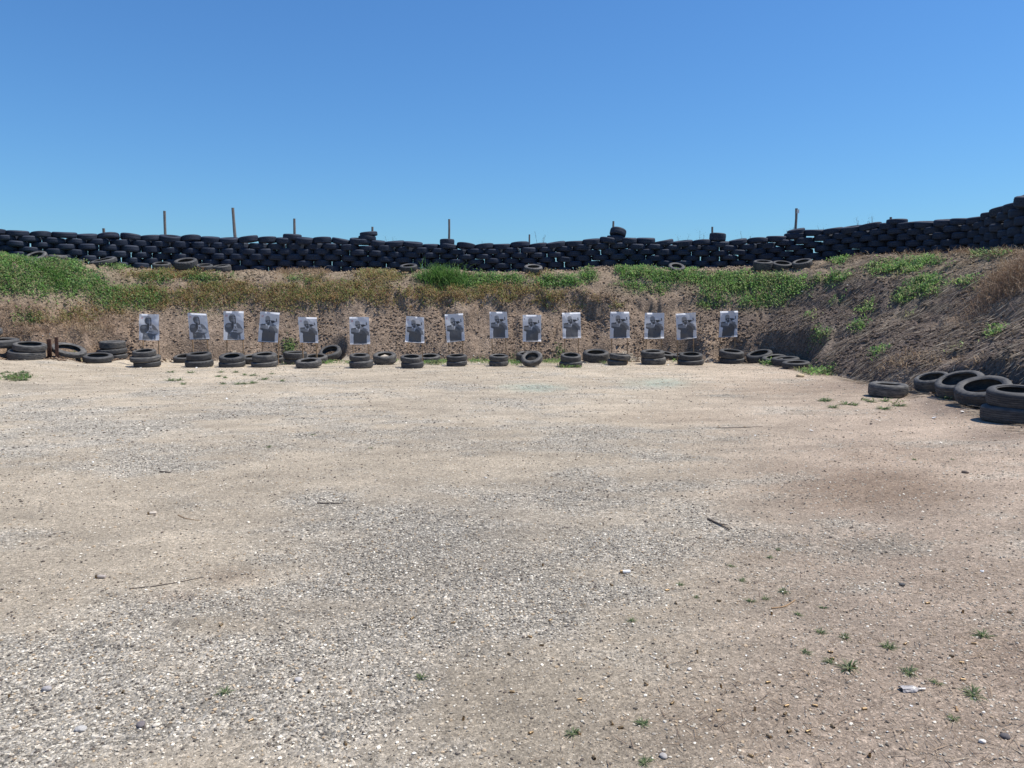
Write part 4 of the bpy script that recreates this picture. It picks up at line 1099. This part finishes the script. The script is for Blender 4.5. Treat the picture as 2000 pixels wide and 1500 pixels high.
def lone_plants():
    W_ = [(350, 450, 'left of the tallest post'), (765, 462, 'just right of the pile of extra tyres'), (912, 470, 'left of the thin stub post, smaller one'), (937, 466, 'left of the thin stub post, bigger one'), (1056, 448, 'right of the thin stub post'),
          (1180, 453, 'just left of the leaning top tyre'), (1246, 458, 'right of the leaning top tyre'), (1332, 456, 'left of the raised tyre right of centre'), (1372, 446, 'beside the raised tyre right of centre'),
          (1455, 452, 'midway between the raised tyre and the white tagged post'), (1500, 455, 'second to the left of the white tagged post'), (1543, 444, 'just left of the white tagged post'), (1566, 440, 'just right of the white tagged post'),
          (1607, 430, 'where the right part of the wall rises'), (1682, 420, 'left one of two at the high right part'), (1706, 416, 'right one of two at the high right part')]
    for px, py, where in W_:
        aa = math.atan((px - 1000) / 1500); Y = prof(np.array([aa]))[6][0] * math.cos(aa) + .75
        x, _, zt = at_Y(px, py, Y); zb = gz(x, Y) - .02
        wisp('tall_weed', x, Y, zb, zt - zb, 'wispy seeding weed above the wall, ' + where, .22, grp='wispy weeds behind the wall', thick=.0055, n=3)
    # tall green grass clump
    for px, py, r_, h, n, lab in ((862, 545, .55, .55, 900, 'tall bright green grass clump right of the lone tyre below the wall'), (908, 548, .28, .38, 260, 'smaller green grass clump right beside the tall one'), (110, 500 + 42, .3, .25, 400, 'longer green grass among the weeds at left')):
        X, Y, Z = hit(px, py); x = rng.normal(0, r_ * .5, n); y = rng.normal(0, .15, n); z = terrain(X + x, Y + y) - Z
        V, F, C_ = leaves_mesh(x, y, z, rng.uniform(.45, 1.0, n) * h, rng.uniform(.008, .018, n), rng.uniform(.05, .55, n), pick([(.10, .22, .05), (.13, .26, .06), (.08, .17, .05), (.17, .27, .09)], n), None, .3)
        tag(link('grass_clump', raw_mesh('grass_clump', V, F, C_), M['leaf'], loc=(X, Y, Z)), lab, 'grass clump', 'grass clumps below the wall')
    # leafy plants by the wall
    for px, py, top, r_, lab in ((1545, 515, 495, .22, 'small grey green shrub behind the open loose tyre below the white tagged post'), (1906, 497, 468, .17, 'single upright green plant before the right part of the wall'), (1565, 512, 494, .14, 'thin dark green plant over the tipped up loose tyre')):
        X, Y, Z = hit(px, py); h = (py - top) * Y / 1500; n = 420
        t = rng.random(n); x = rng.normal(0, r_ * .45, n) * (1.15 - t); y = rng.normal(0, r_ * .4, n) * (1.15 - t)
        V, F, C_ = leaves_mesh(x, y, t * h * .9, rng.uniform(.04, .10, n), rng.uniform(.006, .016, n), rng.uniform(.1, 1.0, n), pick([(.12, .19, .08), (.16, .23, .11), (.09, .14, .06)], n))
        root = link('leafy_plant', raw_mesh('leafy_plant', V, F, C_), M['leaf'], loc=(X, Y, Z)); tag(root, lab, 'plant')
    # dry bush on the right bank
    n = 4200; X, Y, Z = hit(1985, 545); x = rng.normal(0, .42, n); y = rng.normal(0, .42, n); z = terrain(X + x, Y + y) - Z
    V, F, C_ = leaves_mesh(x, y, z + rng.uniform(0, .10, n), rng.uniform(.08, .42, n), rng.uniform(.003, .007, n), rng.uniform(.1, 1.2, n), pick([(.36, .25, .17), (.29, .19, .13), (.42, .32, .22), (.22, .15, .10)], n), None, .4)
    tag(link('dry_bush', raw_mesh('dry_bush', V, F, C_), M['straw'], loc=(X, Y, Z)), 'rust brown dry bush high on the right bank at the edge of the photo', 'bush')
    # tufts on the floor: five shapes copied about
    shapes = []
    for k in range(5):
        n = 46; r0 = rng.uniform(0, .018, n); a = rng.uniform(0, 6.28, n)
        V, F, C_ = leaves_mesh(r0 * np.cos(a), r0 * np.sin(a), np.zeros(n), rng.uniform(.02, .06, n), rng.uniform(.003, .008, n), rng.uniform(.5, 1.45, n), pick([(.17, .25, .10), (.22, .29, .13), (.13, .20, .08), (.26, .27, .16), (.10, .15, .07)], n), a, .25)
        shapes.append(raw_mesh('weed_tuft', V, F, C_)); shapes[-1].materials.append(M['leaf'])
    T = [(822, 1322, 1.0, 'green weed tuft alone in the gravel left of centre foreground'), (1118, 1441, 1.1, 'weed tuft beside a brass case, lowest but one near the centre'), (1255, 1420, 1.1, 'leafy weed tuft in the lower foreground right of centre'), (1260, 1492, 1.0, 'weed tuft cut by the bottom edge'),
         (1558, 1202, .95, 'small starry weed tuft, upper one of the right foreground'), (1603, 1241, 1.0, 'bright weed tuft right foreground below the starry one'), (1657, 1308, 1.8, 'sprawling pale weed tuft in the right foreground'), (1620, 1300, 1.0, 'small pale weed beside the sprawling tuft'),
         (1776, 1318, 1.5, 'dark leafed weed tuft near the crumpled plastic'), (1827, 1338, 1.0, 'small weed right of the crumpled plastic'), (1735, 1265, 1.4, 'flat grassy tuft above the sprawling weeds'), (1650, 1252, 1.1, 'thin weed between the bright tuft and the grassy one'),
         (1920, 1245, 1.6, 'blade grass tuft near the right edge'), (1900, 1360, 1.8, 'yellowing grass tuft in the right foreground corner'), (1428, 1105, .9, 'green weed tuft right of the white tube, farther one'), (1328, 1144, .9, 'green weed tuft just right of the white tube'),
         (1520, 1075, .8, 'first weed in the middle distance group'), (1505, 1090, .9, 'second weed in the middle distance group'), (1450, 1135, 1.0, 'weed tuft in the middle distance cluster, left'), (1465, 1178, 1.0, 'weed tuft in the middle distance cluster, lower'), (1495, 1172, .9, 'weed tuft in the middle distance cluster, right'),
         (1530, 1160, 1.2, 'pale weed patch beside the middle distance cluster'), (1235, 1215, .9, 'small green weed below the white tube'), (1360, 1167, .7, 'tiny weed right of the white tube'), (1607, 1190, .8, 'tiny weed above the starry tuft'), (1785, 898, 1.2, 'lone weed on the brown sand at right'), (1860, 898, .9, 'small weed on the sand near the right edge'),
         (440, 1355, 1.2, 'dull olive weed patch in the left foreground'), (525, 876, 1.6, 'small brownish weed on the gravel at left, middle distance'), (610, 850, 1.3, 'faint weed on the gravel left of centre'), (724, 877, 1.0, 'dark little weed on the gravel left of centre'), (1575, 1280, .9, 'small weed left of the sprawling tuft'), (1860, 1412, .9, 'tiny weed low in the right corner')]
    for i, (px, py, s_, lab) in enumerate(T):
        X, Y, Z = hit(px, py); o = link('weed_tuft', shapes[i % 5], None, loc=(X, Y, Z), rot=(0, 0, i * 1.3), scale=(s_ * .66, s_ * .5, s_ * .5))
        tag(o, lab, 'weed', 'weed tufts on the gravel floor')
    # small far tufts on the left gravel margin
    for i in range(46):
        px, py = (random.uniform(-5, 60), random.uniform(728, 745)) if i < 18 else (random.uniform(330, 560), random.uniform(728, 752)) if i < 36 else (random.uniform(1600, 1760), random.uniform(775, 800))
        X, Y, Z = hit(px, py)
        where = 'left edge of the gravel' if i < 18 else 'gravel before the five leftmost targets' if i < 36 else 'sand left of the single flat tyre at right'
        tag(link('weed_tuft', shapes[i % 5], None, loc=(X, Y, Z), rot=(0, 0, i), scale=(random.uniform(1.6, 3.0),) * 2 + (1.6,)), 'tiny green weed on the ' + where, 'weed', 'tiny weeds on the ' + where)
lone_plants()

# ------------------------------------------------------------------ small things on the floor
def small_things():
    # brass cases: hollow tube with rim
    prof_ = [(.0, .0), (.0048, .0), (.0048, .0012), (.0042, .0018), (.0047, .003), (.0047, .019), (.0041, .019), (.0041, .004), (.0, .004)]
    n = 14; V, F = [], []
    for i in range(n):
        a = 2 * math.pi * i / n
        for r_, z in prof_: V.append((r_ * math.cos(a), r_ * math.sin(a), z - .0095))
    k = len(prof_)
    for i in range(n):
        j = (i + 1) % n
        for q in range(k - 1): F.append((i * k + q, j * k + q, j * k + q + 1, i * k + q + 1))
    me = bpy.data.meshes.new('brass_case'); me.from_pydata(V, [], F); me.update(); me.polygons.foreach_set('use_smooth', [True] * len(F)); me.set_sharp_from_angle(angle=R(40)); me.materials.append(M['brass'])
    pts = [(1408, 1347), (1536, 1386), (1533, 1399), (1592, 1383), (1578, 1324), (1688, 1391), (1212, 1424), (1474, 1396), (1404, 1391), (1626, 1424), (1578, 1437), (1501, 1448), (1541, 1434), (1625, 1292), (1668, 1308), (1621, 1278), (1500, 1338), (1622, 1281),
           (1880, 1332), (1878, 1300), (1902, 1260), (1880, 1201), (1812, 1180), (1972, 1198), (1132, 1366), (1262, 1340), (1313, 1378), (1303, 1307), (1362, 1280), (1058, 1264), (1035, 1242), (1130, 1440), (1195, 1420), (1160, 1486), (1037, 1434), (1060, 1106), (1303, 1156), (1194, 1144),
           (685, 1350), (603, 1356), (490, 1413), (675, 1456), (905, 1412), (938, 1114), (885, 1220), (432, 1221), (240, 1350), (192, 1381), (270, 1417), (18, 1364), (178, 1285), (805, 1206), (680, 1126), (995, 1282), (1000, 1350), (1466, 1489), (1698, 1490), (1075, 1215), (1404, 1176), (1320, 1180), (1858, 1287), (1768, 1262), (1842, 1118), (1507, 1202)]
    for i, (px, py) in enumerate(pts):
        X, Y, Z = hit(px, py); s_ = 1.0 if py > 1250 else 1.15
        reg = 'left' if px < 1000 else 'centre right' if px < 1450 else 'right'
        o = link('brass_case', me, None, loc=(X, Y, Z + .0045), rot=(math.pi / 2 + random.uniform(-.15, .15) if i % 7 else .2, 0, random.uniform(0, 6.28)), scale=(s_,) * 3)
        tag(o, 'small empty brass cartridge case lying on the ground in the %s of the photo' % reg, 'cartridge case', 'spent brass cases, %s' % reg)
    # shotgun shells
    for px, py, L, a, c, lab in ((1221, 1122, .058, .05, (.72, .71, .68), 'white plastic shotgun shell lying right of centre'), (297, 1003, .06, .2, (.60, .52, .42), 'pale shotgun shell on the sand at left, farther one'), (197, 1132, .058, -.1, (.42, .36, .31), 'dull brown shotgun shell on the sand at left, nearer one')):
        X, Y, Z = hit(px, py); root = bpy.data.objects.new('shotgun_shell', None); COL.objects.link(root); root.location = (X, Y, Z + .01); root.rotation_euler = (0, 0, a); root.empty_display_size = .02
        tag(root, lab, 'shotgun shell', 'spent shotgun shells')
        mb = MB(); mb.tube([(-L / 2 + .014, 0, 0), (L / 2 - .002, 0, 0), (L / 2, 0, 0)], [.0098, .0098, .0085], 14); link('hull', mb.mesh('hull', True), plain('shell_plastic', c, .5), root)
        mb = MB(); mb.tube([(-L / 2, 0, 0), (-L / 2 + .0015, 0, 0), (-L / 2 + .002, 0, 0), (-L / 2 + .0135, 0, 0)], [.0112, .0112, .0104, .0104], 14); link('brass_head', mb.mesh('brass_head', True), M['brass'], root)
    # sticks
    ST = [((250, 1156), (400, 1128), .003, 'long thin dark stick on the sand at left'), ((312, 925), (334, 926), .007, 'short dark stick on the gravel at left, farther away'), ((622, 984), (668, 988), .005, 'thin twig left of centre'), ((346, 1008), (392, 1017), .003, 'thin pale twig right of the farther shotgun shell'),
          ((1383, 1018), (1424, 1036), .008, 'forked dark twig on the gravel right of centre'), ((1505, 1190), (1555, 1178), .004, 'pale thin stem beside the starry weed tuft'), ((1858, 1381), (1876, 1394), .005, 'yellow straw stem in the right foreground corner'), ((1398, 835), (1490, 833), .004, 'dark stick lying on the sand right of centre, far away')]
    for (a0, a1, r_, lab) in ST:
        A = hit(*a0); B = hit(*a1); mb = MB(); n = 7
        P = []
        for k in range(n):
            t = k / (n - 1); x = A[0] + (B[0] - A[0]) * t; y = A[1] + (B[1] - A[1]) * t + math.sin(t * 3.1 + r_ * 900) * .03 * (1 if r_ < .006 else .3)
            P.append((x - A[0], y - A[1], gz(x, y) + r_ - A[2]))
        mb.tube(P, [r_ * (1 - .5 * k / n) for k in range(n)], 6, .15)
        if 'forked' in lab: mb.tube([P[3], (P[3][0] + .05, P[3][1] - .07, P[3][2] + .01)], [r_ * .6, r_ * .3], 5)
        tag(link('stick', mb.mesh('stick'), M['stake'] if 'pale' in lab or 'yellow' in lab else M['twig'], loc=A), lab, 'stick', 'sticks on the floor')
    # crumpled clear plastic
    X, Y, Z = hit(1783, 1350); n = 220; g_ = int(14); u, v = np.meshgrid(np.linspace(0, 1, 22), np.linspace(0, 6.28, 15)); rr = .016 * (.5 + fbm(u * 3, v, .7, 3, 77)) * (1 - .75 * sstep(u, .55, .75)) + .001
    P = np.stack([(u - .5) * .10, rr * np.cos(v), rr * np.sin(v) * .6 + .008], -1).reshape(-1, 3); idx = np.arange(15 * 22).reshape(15, 22)
    F = np.stack([idx[:-1, :-1], idx[:-1, 1:], idx[1:, 1:], idx[1:, :-1]], -1).reshape(-1, 4)
    o = link('crumpled_plastic', raw_mesh('crumpled_plastic', P, F), plain('cloudy_plastic', (.40, .37, .345), .25, 0, .3, 60), loc=(X, Y, Z), rot=(0, 0, .1)); tag(o, 'crumpled cloudy plastic scrap in the right foreground', 'plastic scrap')
    # pale rock and larger stones
    def rock(px, py, s_, col, lab, cat='rock'):
        X, Y, Z = hit(px, py); import bmesh
        bm = bmesh.new(); bmesh.ops.create_icosphere(bm, subdivisions=3, radius=.5)
        sd = random.uniform(0, 50)
        for v_ in bm.verts:
            c = v_.co; f = .75 + .5 * float(fbm(np.array([c.x + c.z * .7 + sd]), np.array([c.y - c.z * .5]), .5, 3, 5)[0]); v_.co = (c.x * f * 1.3, c.y * f, c.z * f * .6)
        m_ = bpy.data.meshes.new('rock'); bm.to_mesh(m_); bm.free(); m_.polygons.foreach_set('use_smooth', [True] * len(m_.polygons))
        tag(link('rock', m_, plain('rock_face', col, .9, 0, .3, 12), loc=(X, Y, Z + s_ * .2), scale=(s_,) * 3, rot=(0, 0, sd)), lab, cat)
    rock(1563, 737, .15, (.50, .40, .25), 'yellowish rock in front of the flattened tyre at the right end of the row')
    for px, py, s_, col, lab in ((92, 1347, .034, (.33, .31, .30), 'grey fist sized stone at the left edge of the foreground gravel'), (275, 1415, .030, (.15, .13, .13), 'small dark stone in the left foreground'), (583, 1333, .028, (.45, .42, .39), 'pale rounded stone left of the green tuft'), (158, 1425, .032, (.42, .40, .37), 'broken pale lump of stone in the left foreground'),
                                 (306, 1418, .022, (.62, .55, .45), 'cream round pebble in the left foreground'), (1963, 1448, .028, (.10, .09, .09), 'dark stone in the lower right corner'), (1347, 1308, .018, (.66, .62, .56), 'whitish stone in the right of centre foreground'), (1762, 1143, .028, (.08, .08, .08), 'black pebble on the sand at right'), (1295, 1483, .024, (.38, .35, .32), 'grey stone near the bottom edge'),
                                 (1918, 1454, .02, (.62, .60, .56), 'white pebble in the lower right corner'), (1885, 925, .05, (.18, .14, .11), 'dark lump of earth on the sand at right')):
        rock(px, py, s_, col, lab, 'stone')
    # scraps of white litter along the bank
    sh = []
    for k in range(4):
        mb = MB(); a = [(random.uniform(.6, 1) * math.cos(t), random.uniform(.4, .8) * math.sin(t), random.uniform(-.15, .35)) for t in np.linspace(0, 5.6, 7)]
        mb.add([(0, 0, .25)] + a + [(x, y, z - .08) for x, y, z in a], [(0, i, i + 1) for i in range(1, 7)] + [(0, 7, 1)] + [(i + 7, i, i % 7 + 1) for i in range(1, 8)] + [tuple(range(14, 7, -1))])
        m_ = mb.mesh('litter_scrap'); m_.materials.append(M['white']); sh.append(m_)
    L = [(83, 658, .055), (97, 656, .045), (312, 708, .06), (275, 719, .06), (330, 716, .05), (362, 711, .04), (384, 719, .06), (408, 718, .05), (425, 711, .06), (863, 692, .05), (880, 700, .05), (845, 713, .06), (925, 700, .05), (935, 710, .06), (948, 703, .05), (865, 715, .06), (776, 716, .04), (1251, 711, .07), (1182, 713, .05), (1262, 709, .07), (1305, 713, .06), (1392, 705, .05), (1398, 702, .05), (1376, 713, .04), (1405, 687, .04),
         (1503, 674, .035), (1510, 685, .035), (1567, 573, .09), (1628, 692, .03), (1672, 693, .06), (1634, 714, .035), (1723, 598, .035), (1663, 640, .03), (1770, 709, .05), (1800, 705, .05), (1810, 738, .04), (1713, 747, .05), (1700, 728, .035), (1880, 807, .07), (1826, 818, .10), (1585, 842, .055), (1600, 650, .03), (1475, 850, .03), (1712, 820, .03), (1930, 670, .03), (1885, 670, .03), (443, 780, .06), (320, 775, .045), (1039, 735, .05), (1048, 720, .04), (1160, 740, .03), (116, 948, .03), (182, 903, .035), (948, 933, .035), (28, 970, .03),
         (1545, 1003, .035), (1550, 1252, .015), (1457, 1284, .014), (1232, 1332, .018), (1780, 1382, .014), (1733, 1434, .016), (1918, 1118, .03), (1880, 662, .03), (1560, 690, .03), (1530, 620, .03), (1655, 560, .05), (1730, 555, .03), (1140, 640, .02), (1380, 600, .04), (1175, 655, .02), (652, 617, .03)]
    for i, (px, py, s_) in enumerate(L):
        X, Y, Z = hit(px, py)
        reg = 'on the right bank' if px > 1500 and py < 760 else 'along the foot of the back bank' if py < 725 else 'on the open floor'
        lab = 'small white scrap of litter ' + reg if i != 27 else 'largest white scrap of litter, upright in the green weeds of the right bank'
        o = link('litter_scrap', sh[i % 4], None, loc=(X, Y, Z + s_ * .2), rot=(random.uniform(-.4, .4), random.uniform(-.3, .3), i), scale=(s_ * .55, s_ * .5, s_ * .4)); tag(o, lab, 'litter', 'white scraps ' + reg)
    # wooden splinter below the first stack, sand inside the tyre between sheets 10 and 9
    X, Y, Z = hit(322, 706); mb = MB(); mb.box((0, 0, .02), (.16, .02, .012), .3); o = link('wood_splinter', mb.mesh('wood_splinter'), M['stake'], loc=(X, Y, Z), rot=(0, -.35, .3)); tag(o, 'pale splinter of wood beside the pile of three under the leftmost target', 'wood')
    x0, y0, yc = STACKY[751]; V = []; F = []
    mb = MB(); ring = [(.19 * math.cos(t) * random.uniform(.85, 1), .19 * math.sin(t) * random.uniform(.85, 1), random.uniform(-.02, .02)) for t in np.linspace(0, 6.0, 18)]
    mb.add([(0, .04, .07)] + ring + [(x, y, -.18) for x, y, z in ring], [(0, i, i + 1) for i in range(1, 18)] + [(0, 18, 1)] + [(i + 18, (i % 18) + 19, (i % 18) + 1, i) for i in range(1, 19)])
    o = link('sand_heap', mb.mesh('sand_heap', True), plain('pale_sand', (.42, .36, .29), .95, 0, .3, 40), loc=((751 - 1000) / 1500 * yc, yc, gz(x0, yc) + .19)); tag(o, 'heap of pale sand inside the tyre between the sixth and seventh targets from left', 'sand heap')
small_things()
print('objects', len(bpy.data.objects), 'verts', sum(len(m.vertices) for m in bpy.data.meshes))
